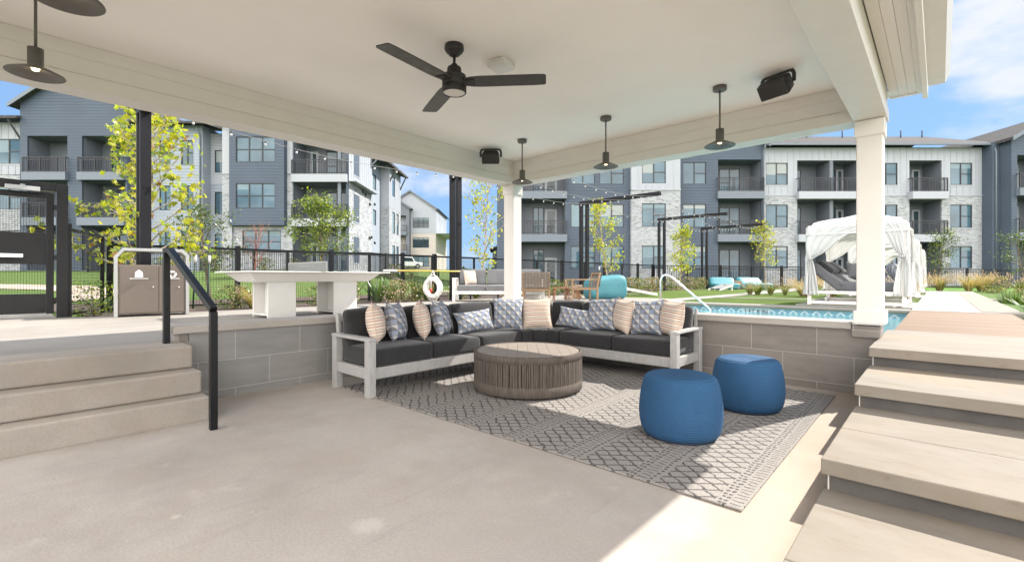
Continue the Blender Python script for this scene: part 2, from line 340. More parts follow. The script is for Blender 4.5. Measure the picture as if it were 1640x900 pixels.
# building skins
def lap(name, c):
    g = G(name); x = g.xyz(); fr = g.ma('FRACT', g.ma('MULTIPLY', x[2], 1/0.21))
    f = g.noise(0.6, 5); col = g.ramp(f, [(0.3, vmul(c, 0.93)), (0.7, vmul(c, 1.07))])
    col = g.mix(g.ma('MULTIPLY', g.ma('LESS_THAN', fr, 0.09), 0.5), col, vmul(c, 0.45))  # shade under each board's lap is painted into the colour as a dark line
    g.bump(g.ma('SUBTRACT', 1.0, fr), 0.9, 0.03); return g.fin(col, 0.65, spec=0.3)
M['lap_blue'] = lap('blue_grey_lap_siding', (0.066, 0.086, 0.118))
M['lap_pale'] = lap('pale_grey_lap_siding', (0.26, 0.295, 0.345))
M['lap_white'] = lap('white_lap_siding', (0.325, 0.346, 0.385))
M['board_white'] = plain('white_board_siding', (0.325, 0.346, 0.385), 0.6, var=0.03, scale=1)
M['trim_white'] = plain('white_trim', (0.33, 0.35, 0.385), 0.5, var=0.02)
M['trim_blue'] = plain('blue_grey_trim', (0.13, 0.155, 0.19), 0.5, var=0.04)
M['bal_wall'] = plain('balcony_wall_paint', (0.130, 0.146, 0.172), 0.6, var=0.05, scale=1)
def brick(name, c1, c2, mortar):
    g = G(name); x = g.xyz(); q = g.n('ShaderNodeCombineXYZ')
    g.l(g.ma('ADD', x[0], x[1]), q.inputs[0]); g.l(x[2], q.inputs[1])
    b = g.n('ShaderNodeTexBrick'); g.l(q.outputs[0], b.inputs['Vector'])
    b.inputs['Scale'].default_value = 1; b.inputs['Brick Width'].default_value = 0.26; b.inputs['Row Height'].default_value = 0.085
    b.inputs['Mortar Size'].default_value = 0.012; b.inputs['Bias'].default_value = -0.25
    b.inputs['Color1'].default_value = (*c1, 1); b.inputs['Color2'].default_value = (*c2, 1); b.inputs['Mortar'].default_value = (*mortar, 1)
    f = g.noise(2.5, 6, 0.65)
    col = g.mix(g.ramp(f, [(0.45, 0.0), (0.7, 0.6)]), b.outputs['Color'], c1)
    g.bump(g.ma('SUBTRACT', 1.0, b.outputs['Fac']), 0.5, 0.015); return g.fin(col, 0.85, spec=0.2)
M['brick_white'] = brick('whitewashed_brick', (0.39, 0.405, 0.43), (0.13, 0.137, 0.15), (0.31, 0.322, 0.34))
M['brick_tan'] = brick('buff_brick', (0.50, 0.45, 0.40), (0.33, 0.29, 0.26), (0.46, 0.43, 0.40))
M['shingle'] = plain('roof_shingles', (0.075, 0.072, 0.073), 0.95, var=0.4, scale=7, bump=0.6, bscale=12, spec=0.08)
M['win_frame'] = plain('black_window_frame', (0.012, 0.014, 0.018), 0.4, var=0.1)
def glass(name, c, refl, rough=0.03):
    g = G(name); f = g.noise(0.5, 2); col = g.ramp(f, [(0.35, vmul(c, 0.75)), (0.65, vmul(c, 1.25))])
    g.bump(g.noise(0.9, 2), 0.06, 0.05)
    g.p.inputs['Coat Weight'].default_value = 0.0
    return g.fin(col, rough, refl, 0.5)
M['glass'] = glass('window_glass', (0.060, 0.115, 0.155), 0.0)
M['glass_dark'] = glass('shaded_window_glass', (0.035, 0.055, 0.065), 0.0)
M['car_white'] = plain('car_paint_white', (0.75, 0.75, 0.75), 0.25, var=0.02)
def lawn(name, c1, c2):
    g = G(name); a = g.noise(1.2, 5, 0.6); b = g.noise(45, 4, 0.7)
    col = g.mix(g.ramp(b, [(0.3, 0.0), (0.7, 1.0)]), c1, c2)
    col = g.mix(g.ramp(a, [(0.35, 0.0), (0.7, 0.5)]), col, vmul(c2, 1.25))
    g.bump(b, 1.0, 0.03); return g.fin(col, 0.9, spec=0.15)
M['turf'] = lawn('green_turf', (0.046, 0.082, 0.010), (0.092, 0.138, 0.022))
M['grass'] = lawn('meadow_grass', (0.045, 0.115, 0.014), (0.105, 0.205, 0.035))
def ground():
    g = G('ground_cover'); x = g.xyz(); a = g.noise(0.02, 4); b = g.noise(30, 4, 0.7)
    col = g.mix(g.ramp(b, [(0.3, 0.0), (0.7, 1.0)]), (0.055, 0.10, 0.020), (0.10, 0.165, 0.038))
    col = g.mix(g.ramp(a, [(0.4, 0.0), (0.6, 0.5)]), col, (0.11, 0.14, 0.05))
    g.bump(b, 0.8, 0.03); return g.fin(col, 0.9, spec=0.15)
M['ground'] = ground()
def leaf(name, c, tr=0.35):
    g = G(name); d = g.n('ShaderNodeBsdfDiffuse'); t = g.n('ShaderNodeBsdfTranslucent'); gl = g.n('ShaderNodeBsdfGlossy')
    f = g.noise(3.0, 3); col = g.ramp(f, [(0.3, vmul(c, 0.72)), (0.7, vmul(c, 1.3))])
    g.l(col, d.inputs[0]); tcol = g.mix(1.0, col, (1.5, 1.35, 0.6), 'MULTIPLY'); g.l(tcol, t.inputs[0])
    gl.inputs['Roughness'].default_value = 0.4
    m1 = g.n('ShaderNodeMixShader'); m1.inputs[0].default_value = tr; g.l(d.outputs[0], m1.inputs[1]); g.l(t.outputs[0], m1.inputs[2])
    m2 = g.n('ShaderNodeMixShader'); m2.inputs[0].default_value = 0.05; g.l(m1.outputs[0], m2.inputs[1]); g.l(gl.outputs[0], m2.inputs[2])
    g.l(m2.outputs[0], g.o.inputs['Surface']); return g.m
M['leaf_lime'] = leaf('lime_leaf', (0.30, 0.37, 0.03), 0.5)
M['leaf_yellow'] = leaf('yellow_green_leaf', (0.38, 0.38, 0.032), 0.5)
M['leaf_mid'] = leaf('mid_green_leaf', (0.12, 0.19, 0.026))
M['leaf_olive'] = leaf('olive_leaf', (0.10, 0.13, 0.03))
M['leaf_dark'] = leaf('dark_green_leaf', (0.035, 0.075, 0.018), 0.25)
M['leaf_brown'] = leaf('autumn_leaf', (0.24, 0.13, 0.035), 0.4)
M['blade_green'] = leaf('green_blade', (0.085, 0.155, 0.025), 0.3)
M['blade_blue'] = leaf('blue_green_blade', (0.11, 0.17, 0.085), 0.25)
M['blade_straw'] = leaf('straw_blade', (0.42, 0.33, 0.17), 0.3)
M['blade_pink'] = leaf('dry_seed_head', (0.40, 0.30, 0.22), 0.3)
def water():
    g = G('pool_water'); h = g.noise(9, 4, 0.6); g.bump(h, 0.35, 0.03)
    g.p.inputs['Transmission Weight'].default_value = 0.75; g.p.inputs['IOR'].default_value = 1.33
    return g.fin((0.42, 0.80, 0.86), 0.04)
M['water'] = water()
M['pool_plaster'] = plain('pool_plaster', (0.33, 0.62, 0.68), 0.6, var=0.08, scale=2)
def pool_tile():
    g = G('waterline_tile'); x = g.xyz()
    fr = g.ma('ABSOLUTE', g.ma('SUBTRACT', g.ma('FRACT', g.ma('DIVIDE', g.ma('ADD', x[0], 40), 0.19)), 0.5))
    h = g.ma('DIVIDE', g.ma('SUBTRACT', x[2], 0.355), 0.115)
    d = g.ma('ABSOLUTE', g.ma('SUBTRACT', h, g.ma('SUBTRACT', 0.95, g.ma('MULTIPLY', fr, 1.7))))
    v = g.ma('MULTIPLY', g.ma('LESS_THAN', d, 0.17), g.ma('LESS_THAN', h, 1.0))
    col = g.mix(v, (0.20, 0.40, 0.49), (0.62, 0.72, 0.74))
    col = g.mix(g.ma('GREATER_THAN', h, 1.0), col, (0.34, 0.48, 0.53))
    return g.fin(col, 0.25)
M['pool_tile'] = pool_tile()

# ------------------------------------------------------------------ mesh helpers
class MB:
    def __init__(s): s.v = []; s.f = []; s.mi = []; s.uv = None; s.sm = []
    def add(s, vs, fs, mi=0, sm=False):
        o = len(s.v); s.v += [tuple(p) for p in vs]
        for f in fs: s.f.append(tuple(i+o for i in f)); s.mi.append(mi); s.sm.append(sm)
    def quad(s, a, b, c, d, mi=0): s.add([a, b, c, d], [(0, 1, 2, 3)], mi)
    def box(s, x0, x1, y0, y1, z0, z1, mi=0):
        v = [(x, y, z) for z in (z0, z1) for x, y in ((x0, y0), (x1, y0), (x1, y1), (x0, y1))]
        s.add(v, [(3, 2, 1, 0), (4, 5, 6, 7), (0, 1, 5, 4), (1, 2, 6, 5), (2, 3, 7, 6), (3, 0, 4, 7)], mi)
    def bar(s, p, q, w, h, up=(0, 0, 1), mi=0):
        p, q = Vector(p), Vector(q); d = (q-p).normalized(); u = Vector(up)
        r = d.cross(u)
        if r.length < 1e-4: r = d.cross(Vector((1, 0, 0)))
        r.normalize(); u = r.cross(d).normalized(); r *= w/2; u *= h/2
        v = [p-r-u, p+r-u, p+r+u, p-r+u, q-r-u, q+r-u, q+r+u, q-r+u]
        s.add(v, [(3, 2, 1, 0), (4, 5, 6, 7), (0, 1, 5, 4), (1, 2, 6, 5), (2, 3, 7, 6), (3, 0, 4, 7)], mi)
    def tube(s, pts, rads, n=8, mi=0, closed=False, cap=True):
        pts = [Vector(p) for p in pts]; k = len(pts)
        if isinstance(rads, (int, float)): rads = [rads]*k
        rings = []; prev = None
        for i, p in enumerate(pts):
            if closed: d = pts[(i+1) % k]-pts[i-1]
            else: d = pts[min(i+1, k-1)]-pts[max(i-1, 0)]
            d.normalize()
            if prev is None: a = d.orthogonal().normalized()
            else:
                a = prev-d*prev.dot(d)
                a = a.normalized() if a.length > 1e-5 else d.orthogonal().normalized()
            prev = a; b = d.cross(a)
            rings.append([p+(a*math.cos(t)+b*math.sin(t))*rads[i] for t in [2*math.pi*j/n for j in range(n)]])
        o = len(s.v)
        for r in rings: s.v += [tuple(q) for q in r]
        m = k if closed else k-1
        for i in range(m):
            for j in range(n):
                a0 = o+i*n; b0 = o+((i+1) % k)*n
                s.f.append((a0+j, a0+(j+1) % n, b0+(j+1) % n, b0+j)); s.mi.append(mi); s.sm.append(n > 4)
        if cap and not closed:
            s.f.append(tuple(o+j for j in range(n))[::-1]); s.mi.append(mi); s.sm.append(False)
            s.f.append(tuple(o+(k-1)*n+j for j in range(n))); s.mi.append(mi); s.sm.append(False)
    def lathe(s, prof, n=32, c=(0, 0, 0), mi=0, sm=True):
        o = len(s.v)
        for r, z in prof:
            for j in range(n):
                t = 2*math.pi*j/n; s.v.append((c[0]+r*math.cos(t), c[1]+r*math.sin(t), c[2]+z))
        for i in range(len(prof)-1):
            for j in range(n):
                s.f.append((o+i*n+j, o+i*n+(j+1) % n, o+(i+1)*n+(j+1) % n, o+(i+1)*n+j)); s.mi.append(mi); s.sm.append(sm)
    def disc(s, c, r, n=32, mi=0, up=True):
        o = len(s.v); s.v += [(c[0]+r*math.cos(2*math.pi*j/n), c[1]+r*math.sin(2*math.pi*j/n), c[2]) for j in range(n)]
        f = tuple(range(o, o+n)); s.f.append(f if up else f[::-1]); s.mi.append(mi); s.sm.append(False)
    def prism(s, poly, z0, z1, mi=0):
        n = len(poly); v = [(x, y, z0) for x, y in poly]+[(x, y, z1) for x, y in poly]
        s.add(v, [tuple(range(n))[::-1], tuple(range(n, 2*n))]+[(i, (i+1) % n, n+(i+1) % n, n+i) for i in range(n)], mi)
    def prism_y(s, poly, y0, y1, mi=0):                      # polygon in x,z extruded along y
        n = len(poly); v = [(x, y0, z) for x, z in poly]+[(x, y1, z) for x, z in poly]
        s.add(v, [tuple(range(n)), tuple(range(n, 2*n))[::-1]]+[(i, n+i, n+(i+1) % n, (i+1) % n) for i in range(n)], mi)
    def prism_x(s, poly, x0, x1, mi=0):                      # polygon in y,z extruded along x
        n = len(poly); v = [(x0, y, z) for y, z in poly]+[(x1, y, z) for y, z in poly]
        s.add(v, [tuple(range(n))[::-1], tuple(range(n, 2*n))]+[(i, (i+1) % n, n+(i+1) % n, n+i) for i in range(n)], mi)
    def grid(s, pts, nu, nv, mi=0, sm=True, uv=False):
        o = len(s.v); s.v += [tuple(p) for p in pts]
        for i in range(nu-1):
            for j in range(nv-1):
                s.f.append((o+i*nv+j, o+(i+1)*nv+j, o+(i+1)*nv+j+1, o+i*nv+j+1)); s.mi.append(mi); s.sm.append(sm)
    def rbox(s, hx, hy, hz, r, fn=None, puff=0.0, nseg=5, mi=0):
        """rounded, puffed box; fn maps a local point to its place"""
        def cs(h):
            e = [-h, -h+0.12*r, -h+0.45*r, -h+r]; mid = [(-h+r)+(2*h-2*r)*k/nseg for k in range(1, nseg)]
            return e+mid+[-x for x in e[::-1]]
        X, Y, Z = cs(hx), cs(hy), cs(hz)
        def place(p):
            q = Vector(p); inn = Vector((max(-hx+r, min(hx-r, q.x)), max(-hy+r, min(hy-r, q.y)), max(-hz+r, min(hz-r, q.z))))
            d = q-inn
            if d.length > 1e-9: q = inn+d.normalized()*r
            if puff:
                k = (1-(q.x/hx)**2)*(1-(q.y/hy)**2); q.z += math.copysign(puff*max(0, k), q.z)*min(1, abs(q.z)/hz)
            return fn(q) if fn else q
        for (U, V, mk) in ((X, Y, lambda u, v: (u, v, hz)), (X, Y, lambda u, v: (u, v, -hz)), (X, Z, lambda u, v: (u, hy, v)),
                           (X, Z, lambda u, v: (u, -hy, v)), (Y, Z, lambda u, v: (hx, u, v)), (Y, Z, lambda u, v: (-hx, u, v))):
            s.grid([place(mk(u, v)) for u in U for v in V], len(U), len(V), mi)
    def build(s, name, mats, parent=None, bevel=0.0, seg=2, weld=False, loc=None):
        me = bpy.data.meshes.new(name); me.from_pydata(s.v, [], s.f); 
        if not isinstance(mats, (list, tuple)): mats = [mats]
        for m in mats: me.materials.append(m)
        me.polygons.foreach_set('material_index', s.mi); me.polygons.foreach_set('use_smooth', s.sm)
        if s.uv:
            ul = me.uv_layers.new(name='UVMap')
            for lp in me.loops: ul.data[lp.index].uv = s.uv[lp.vertex_index]
        me.update()
        if weld:
            bm = bmesh.new(); bm.from_mesh(me); bmesh.ops.remove_doubles(bm, verts=bm.verts, dist=1e-5)
            bmesh.ops.recalc_face_normals(bm, faces=bm.faces); bm.to_mesh(me); bm.free()
        o = bpy.data.objects.new(name, me); COL.objects.link(o)
        if parent: o.parent = parent
        if loc: o.location = loc
        if bevel:
            b = o.modifiers.new('bevel', 'BEVEL'); b.width = bevel; b.segments = seg; b.limit_method = 'ANGLE'; b.angle_limit = R_(40)
        return o
def tag(o, label, cat, group=None, kind=None):
    o['label'] = label; o['category'] = cat
    if group: o['group'] = group
    if kind: o['kind'] = kind
    return o
def thing(name, label, cat, loc=(0, 0, 0), rz=0.0, group=None):
    o = bpy.data.objects.new(name, None); COL.objects.link(o); o.empty_display_size = 0.2
    o.location = loc; o.rotation_euler = (0, 0, rz); return tag(o, label, cat, group)
def struct(o): o['kind'] = 'structure'; return o
def dup(root, loc, rz=None, label=None, scale=None):
    def rec(o, par):
        c = o.copy(); COL.objects.link(c); c.parent = par
        for ch in list(o.children): rec(ch, c)
        return c
    r = rec(root, None); r.location = loc
    if rz is not None: r.rotation_euler = (0, 0, rz)
    if scale: r.scale = (scale,)*3 if isinstance(scale, (int, float)) else scale
    if label: r['label'] = label
    return r
def one_box(name, m, x0, x1, y0, y1, z0, z1, parent=None, bevel=0.0):
    b = MB(); b.box(x0, x1, y0, y1, z0, z1); return b.build(name, m, parent, bevel)

# ------------------------------------------------------------------ ground, decks, lawns, water
D = 0.54                                     # level of the decks round the sunken patio
def smooth(a, b, x):
    t = max(0, min(1, (x-a)/(b-a))); return t*t*(3-2*t)
def height(x, y):
    d = FX*x+FY*y; s = RX*x+RY*y
    h = 0.50+1.05*smooth(-4, -11, s)*smooth(13, 30, d)+0.9*smooth(-3, -10, s)*smooth(50, 76, d)
    return h
HX0, HX1, HY0, HY1 = -4.90, 4.2, -9.0, 10.30
def terrain():
    xs = sorted(set([-700, -400, -250, -170]+[-120+4*i for i in range(28)]+[-11, HX0, -3, 0, HX1, 8, 14, 22, 34, 50, 80, 140, 250, 450, 700]))
    ys = sorted(set([-700, -300, -120, -60, -30, -15, HY0, -4, 0, 4, HY1]+[14+4*i for i in range(26)]+[140, 200, 300, 450, 700]))
    b = MB(); idx = {}
    for x in xs:
        for y in ys: idx[x, y] = len(b.v); b.v.append((x, y, height(x, y)))
    for i in range(len(xs)-1):
        for j in range(len(ys)-1):
            if HX0 <= xs[i] and xs[i+1] <= HX1 and HY0 <= ys[j] and ys[j+1] <= HY1: continue
            b.f.append((idx[xs[i], ys[j]], idx[xs[i+1], ys[j]], idx[xs[i+1], ys[j+1]], idx[xs[i], ys[j+1]])); b.mi.append(0); b.sm.append(True)
    struct(b.build('ground', M['ground']))
terrain()
def sheet(name, m, poly, z, th=0.0):
    b = MB()
    if th: b.prism(poly, z-th, z)
    else: b.add([(x, y, z) for x, y in poly], [tuple(range(len(poly)))])
    return struct(b.build(name, m))
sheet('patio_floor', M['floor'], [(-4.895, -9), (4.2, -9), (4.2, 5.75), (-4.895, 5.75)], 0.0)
# deck west of the sunken patio, up to the planting bed
sheet('upper_deck', M['deck'], [(-14.5, -9), (-4.895, -9), (-4.895, 5.75), (-4.30, 5.78), (-4.30, 10.72), (-5.2, 12.2), (-9.0, 12.2), (-9.05, 0.85), (-9.3, 0.55), (-14.5, 0.55)], D, 0.5)
sheet('planting_bed', M['soil'], [(-10.95, 0.9), (-9.06, 0.9), (-9.02, 30), (-10.95, 24)], 0.515)
sheet('lawn', M['turf'], [(-9.0, 12.21), (-5.2, 12.21), (-4.35, 10.74), (-0.42, 10.74), (-0.42, 27.5), (-6, 31), (-9.0, 29.9)], 0.52)
# paved pads and the diagonal walk over the lawn
sheet('walkway', M['path'], [(-5.45, 10.95), (-4.85, 10.95), (-4.65, 22.5), (-5.2, 30.2), (-6.0, 29.6), (-5.45, 18.5)], 0.528)
sheet('walkway', M['path'], [(-4.8, 14.0), (-0.45, 14.8), (-0.45, 15.1), (-4.8, 14.35)], 0.532)
sheet('footpath', M['path'], [(-0.36, 10.47), (0.98, 10.47), (0.98, 26.5), (-0.36, 26.5)], D+0.008, 0.12)
sheet('footpath_band', M['limestone'], [(0.50, 10.8), (0.978, 10.47), (0.978, 26.5), (0.50, 26.5)], D+0.013)
sheet('timber_deck', M['timber'], [(-0.36, 6.456), (0.82, 6.456), (0.82, 10.46), (-0.36, 10.46)], D+0.004, 0.10)
sheet('planting_bed', M['soil'], [(0.99, 5.98), (9, 5.98), (9, 30), (0.99, 30)], 0.30)
sheet('lawn', M['grass'], [(-9, 29.95), (-6, 31.1), (-0.42, 27.6), (8, 30.1), (8, 45), (-5, 36), (-10.8, 24.5)], 0.506)
# left slope: mulch, path and grass follow the terrain
def ribbon(name, m, line, w, lift, n=4):
    b = MB(); pts = []
    L2 = [Vector((x, y, 0)) for x, y in line]
    dense = []
    for i in range(len(L2)-1):
        for k in range(n): dense.append(L2[i].lerp(L2[i+1], k/n))
    dense.append(L2[-1])
    for i, p in enumerate(dense):
        t = (dense[min(i+1, len(dense)-1)]-dense[max(0, i-1)]).normalized(); nrm = Vector((-t.y, t.x, 0))
        ww = w if isinstance(w, (int, float)) else w[0]+(w[1]-w[0])*i/(len(dense)-1)
        for k in range(4):
            q = p+nrm*ww*(k/3-0.5); pts.append((q.x, q.y, height(q.x, q.y)+lift))
    b.grid(pts, len(dense), 4); return struct(b.build(name, m))
ribbon('planting_bed', M['soil'], [(-12.6, -12), (-12.9, 0), (-13.0, 6), (-12.6, 12), (-12, 24)], 3.2, 0.012, 6)
def site_line(pts): return [W(s, d)[:2] for s, d in pts]
ribbon('tan_footpath', M['tan_path'], site_line([(-10.8, 9.3), (-11.2, 11.0), (-12.2, 13.4), (-14.2, 16.2), (-17.0, 17.8), (-22, 18.6)]), (1.1, 1.6), 0.03, 6)
ribbon('tan_footpath', M['tan_path'], site_line([(-3.0, 19.5), (-4.2, 24), (-5.0, 29), (-9.5, 33)]), (1.2, 1.6), 0.02, 6)
# pool
PX0, PX1, PY0, PY1 = -4.28, -0.37, 5.76, 10.38
WZ = 0.405
b = MB(); b.box(PX0, PX1, PY0, PY1, -0.75, WZ); b.f = [f for k, f in enumerate(b.f) if k != 0]; b.mi = b.mi[1:]; b.sm = b.sm[1:]
b = MB(); b.add([(PX0, PY0, WZ), (PX1, PY0, WZ), (PX1, PY1, WZ), (PX0, PY1, WZ)], [(0, 1, 2, 3)])
struct(b.build('pool_water', M['water']))
pool = thing('swimming_pool', 'small rectangular plunge pool with turquoise water behind the stone tile wall', 'pool', (0, 0, 0))
b = MB()
b.quad((PX0, PY0, -0.75), (PX1, PY0, -0.75), (PX1, PY1, -0.75), (PX0, PY1, -0.75))
for p, q in (((PX0, PY0), (PX1, PY0)), ((PX1, PY0), (PX1, PY1)), ((PX1, PY1), (PX0, PY1)), ((PX0, PY1), (PX0, PY0))):
    b.quad((*p, -0.75), (*q, -0.75), (*q, 0.34), (*p, 0.34))
b.build('basin', M['pool_plaster'], pool)
b = MB()
for p, q in (((PX0, PY0), (PX1, PY0)), ((PX1, PY0), (PX1, PY1)), ((PX1, PY1), (PX0, PY1)), ((PX0, PY1), (PX0, PY0))):
    b.quad((*p, 0.34), (*q, 0.34), (*q, 0.50), (*p, 0.50))
b.build('waterline_tile', M['pool_tile'], pool)
b = MB(); b.box(PX0-0.02, PX1, PY1-0.02, PY1+0.34, 0.50, D+0.012); b.box(PX0-0.3, PX0+0.02, PY0, PY1+0.34, 0.497, D+0.009)
b.build('coping', M['path'], pool, 0.01)
# depth marker, lettered on the far tile
def text(body, size, m, parent, loc, rot, ext=0.002, name='lettering', align='CENTER'):
    c = bpy.data.curves.new(name, 'FONT'); c.body = body; c.size = size; c.extrude = ext; c.align_x = align; c.align_y = 'CENTER'
    t = bpy.data.objects.new(name+'_curve', c); COL.objects.link(t)
    bpy.context.view_layer.update()
    me = bpy.data.meshes.new_from_object(t.evaluated_get(bpy.context.evaluated_depsgraph_get()))
    bpy.data.objects.remove(t); bpy.data.curves.remove(c)
    me.name = name; me.materials.clear(); me.materials.append(m)
    o = bpy.data.objects.new(name, me); COL.objects.link(o); o.parent = parent; o.location = loc; o.rotation_euler = rot; return o
b = MB(); b.box(-3.02, -2.50, PY1-0.012, PY1-0.002, 0.352, 0.497); b.build('depth_plaque', plain('plaque_tile', (0.52, 0.62, 0.65), 0.3, var=0.03), pool)
text('3 FT 8 IN', 0.115, M['win_frame'], pool, (-2.76, PY1-0.016, 0.415), (R_(90), 0, 0), 0.002, 'depth_lettering')

# ------------------------------------------------------------------ walls and steps round the patio
wl = thing('tiled_wall', 'low grey stone tile wall with pale coping behind the long side of the sofa', 'wall', (0, 0, 0))
b = MB(); b.box(-5.14, -4.892, 1.13, 5.75, -0.02, 0.612); b.build('tile_face', M['tile_y'], wl)
b = MB(); b.box(-5.13, -4.902, 1.06, 1.128, 0.0, 0.610); b.build('pier', M['tile_x'], wl, 0.004)
b = MB(); b.box(-5.17, -4.845, 1.0, 3.20, 0.614, 0.682); b.box(-5.17, -4.845, 3.204, 5.42, 0.614, 0.682); b.build('coping', M['coping'], wl, 0.008)
wr = thing('tiled_wall', 'low brown grey stone tile wall in front of the pool, pale coping on top', 'wall', (0, 0, 0))
b = MB(); b.box(-4.89, -0.43, 5.474, 5.72, -0.02, 0.612); b.build('tile_face', M['tile_x'], wr)
b = MB(); b.box(-5.17, -2.90, 5.424, 5.76, 0.614, 0.682); b.box(-2.896, -0.62, 5.424, 5.76, 0.614, 0.682); b.build('coping', M['coping'], wr, 0.008)
b = MB(); b.box(-0.615, -0.40, 5.435, 5.755, 0.545, 0.655); b.build('pier', M['tile_x'], wr, 0.004)

st = thing('concrete_steps', 'three broad grey concrete steps rising from the patio to the upper deck', 'steps', (0, 0, 0))
for i, (x1, y1, z0, z1) in enumerate(((-4.20, 1.11, -0.01, 0.18), (-4.36, 1.095, 0.18, 0.36), (-4.55, 1.08, 0.36, D+0.004))):
    b = MB(); n = 40
    b.box(-5.0 if i < 2 else -4.97, x1, -9, y1, z0+(0.001 if i else 0), z1); b.build('step', M['step_conc'], st, 0.018, 3)
b = MB(); b.box(-4.97, -4.90, -9, 1.05, 0.0, D-0.01)

ls = thing('limestone_steps', 'wide pale limestone slab steps with grey tiled risers leading up to the timber deck', 'steps', (0, 0, 0))
SX = -0.42
lev = [(-9.0, 2.71, 0.08), (2.65, 3.92, 0.24), (3.84, 4.80, 0.395), (4.70, 6.45, 0.545)]
for i, (y0, y1, z1) in enumerate(lev):
    th = 0.075 if i else 0.08
    ya = y0 if i else -9.0
    b = MB()
    if i == 0:
        ys = [-9, -7.4, -5.6, -3.8, -1.9, 0.2, 1.93, y1+0.1]
    elif i == 1: ys = [y0, 3.27, y1+0.1]
    else: ys = [y0, y1+(0.1 if i < 3 else 0)]
    for k in range(len(ys)-1): b.box(SX, 4.2, ys[k], ys[k+1]-0.004, z1-th, z1)
    b.build('tread', M['limestone'], ls, 0.006)
    if i:
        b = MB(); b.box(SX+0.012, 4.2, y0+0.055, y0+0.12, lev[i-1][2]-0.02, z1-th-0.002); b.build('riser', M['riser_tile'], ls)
        b = MB()
        for xg in (SX+0.02, SX+0.60+0.1*i, SX+0.66+0.1*i, SX+1.35, SX+2.0, SX+2.6): b.box(xg, xg+0.006, y0+0.0535, y0+0.056, lev[i-1][2], z1-th-0.003)
        b.build('grout_line', M['grout'], ls)
b = MB(); b.box(SX, 4.2, 4.95, 5.97, 0.0, 0.46); b.box(SX+0.003, 4.2, 4.0, 4.9, 0.0, 0.31); b.build('step_core', M['riser_tile'], ls)

# ------------------------------------------------------------------ pavilion
pav = thing('pavilion', 'cream open pavilion roof on square posts over the sunken lounge', 'pavilion', (0, 0, 0))
X0, X1, Y0, Y1 = -4.98, -0.47, -0.72, 5.47     # post centre lines
CZ = 2.90
b = MB(); b.box(X0-0.05, X1+0.05, Y0-0.05, Y1+0.05, CZ, CZ+0.04); b.build('ceiling', M['ceiling'], pav)
def beam(x0, x1, y0, y1, along):
    b = MB(); b.box(x0, x1, y0, y1, 2.665, CZ-0.001)
    g = 0.012
    if along == 'y': b.box(x0-g, x1+g, y0, y1, 2.552, 2.660); b.box(x0+0.004, x1-0.004, y0, y1, 2.66, 2.666)
    else: b.box(x0, x1, y0-g, y1+g, 2.550, 2.660); b.box(x0, x1, y0+0.004, y1-0.004, 2.66, 2.666)
    # joint of the fascia boards, a real 4 mm reveal
    return b.build('beam', M['white_paint'], pav, 0.006)
beam(X0-0.12, X0+0.10, Y0-0.12, Y1+0.12, 'y'); beam(X1-0.11, X1+0.11, Y0-0.12, Y1+0.12, 'y')
beam(X0+0.102, X1-0.112, Y1-0.10, Y1+0.12, 'x'); beam(X0+0.102, X1-0.112, Y0-0.12, Y0+0.10, 'x')
b = MB()
for x0_, x1_ in ((X0+0.10, X0+0.106), ): b.box(x0_, x1_, Y0+0.1, Y1-0.1, 2.79, CZ-0.002)
b.box(X0+0.11, X1-0.12, Y1-0.106, Y1-0.10, 2.79, CZ-0.002)
b.build('frieze_board', M['white_paint'], pav, 0.002)
for (px, py, zb) in ((X0, Y1, 0.682), (X1-0.005, Y1, 0.682), (X0, Y0, D+0.004), (X1, Y0, 0.0)):
    b = MB(); w = 0.098; b.box(px-w, px+w, py-w, py+w, zb, 2.552); c = b.build('column', M['white_paint'], pav, 0.008)
    b = MB(); w = 0.120; b.box(px-w, px+w, py-w, py+w, zb, zb+0.115); b.build('plinth', M['white_paint'], c, 0.006)
    b = MB(); w = 0.112; b.box(px-w, px+w, py-w, py+w, 2.40, 2.548); b.build('capital', M['white_paint'], c, 0.006)
# eaves: soffit boards, fascia, gutter, shingled roof
EX = -0.08; WX = -5.21; NY = 5.82; SY = -1.1
b = MB()
for k, (a, c_) in enumerate(((-0.352, -0.285), (-0.283, -0.22), (-0.218, -0.155))): b.box(a, c_, SY, NY-0.04, 2.835, 2.85)
b.box(-0.153, -0.12, SY, NY-0.0, 2.822, 2.85)
b.box(-0.352, -0.155, NY-0.038, NY, 2.822, 2.849)
b.box(WX, X0-0.122, SY, NY, 2.78, 2.80); b.box(X0-0.12, X1+0.118, Y1+0.122, NY, 2.835, 2.85); b.box(X0-0.12, X1+0.118, SY, Y0-0.122, 2.835, 2.85)
b.build('soffit', M['white_paint'], pav)
b = MB(); b.box(-0.118, EX, SY, NY+0.02, 2.775, 3.0); b.build('fascia', M['white_paint'], pav, 0.004)
b = MB(); b.box(WX-0.04, WX, SY, NY+0.02, 2.75, 3.0); b.build('fascia', M['white_paint'], pav, 0.004)
b = MB(); b.prism_y([(EX+0.004, 2.80), (0.035, 2.80), (0.065, 2.87), (0.065, 2.95), (0.055, 2.95), (0.052, 2.875), (0.028, 2.812), (EX+0.004, 2.812)], SY, NY-0.25)
b.build('gutter', M['white_paint'], pav)
mxr = (WX+EX)/2
b = MB(); b.prism_y([(WX-0.05, 3.0), (EX+0.06, 3.0), (EX+0.06, 3.03), (mxr, 4.3), (WX-0.05, 3.03)], SY, NY+0.04); b.build('roof', M['shingle'], pav)
b = MB(); b.box(X0-0.1, X1+0.1, Y1+0.13, Y1+0.16, 2.85, 3.0); b.build('gable_board', M['white_paint'], pav)

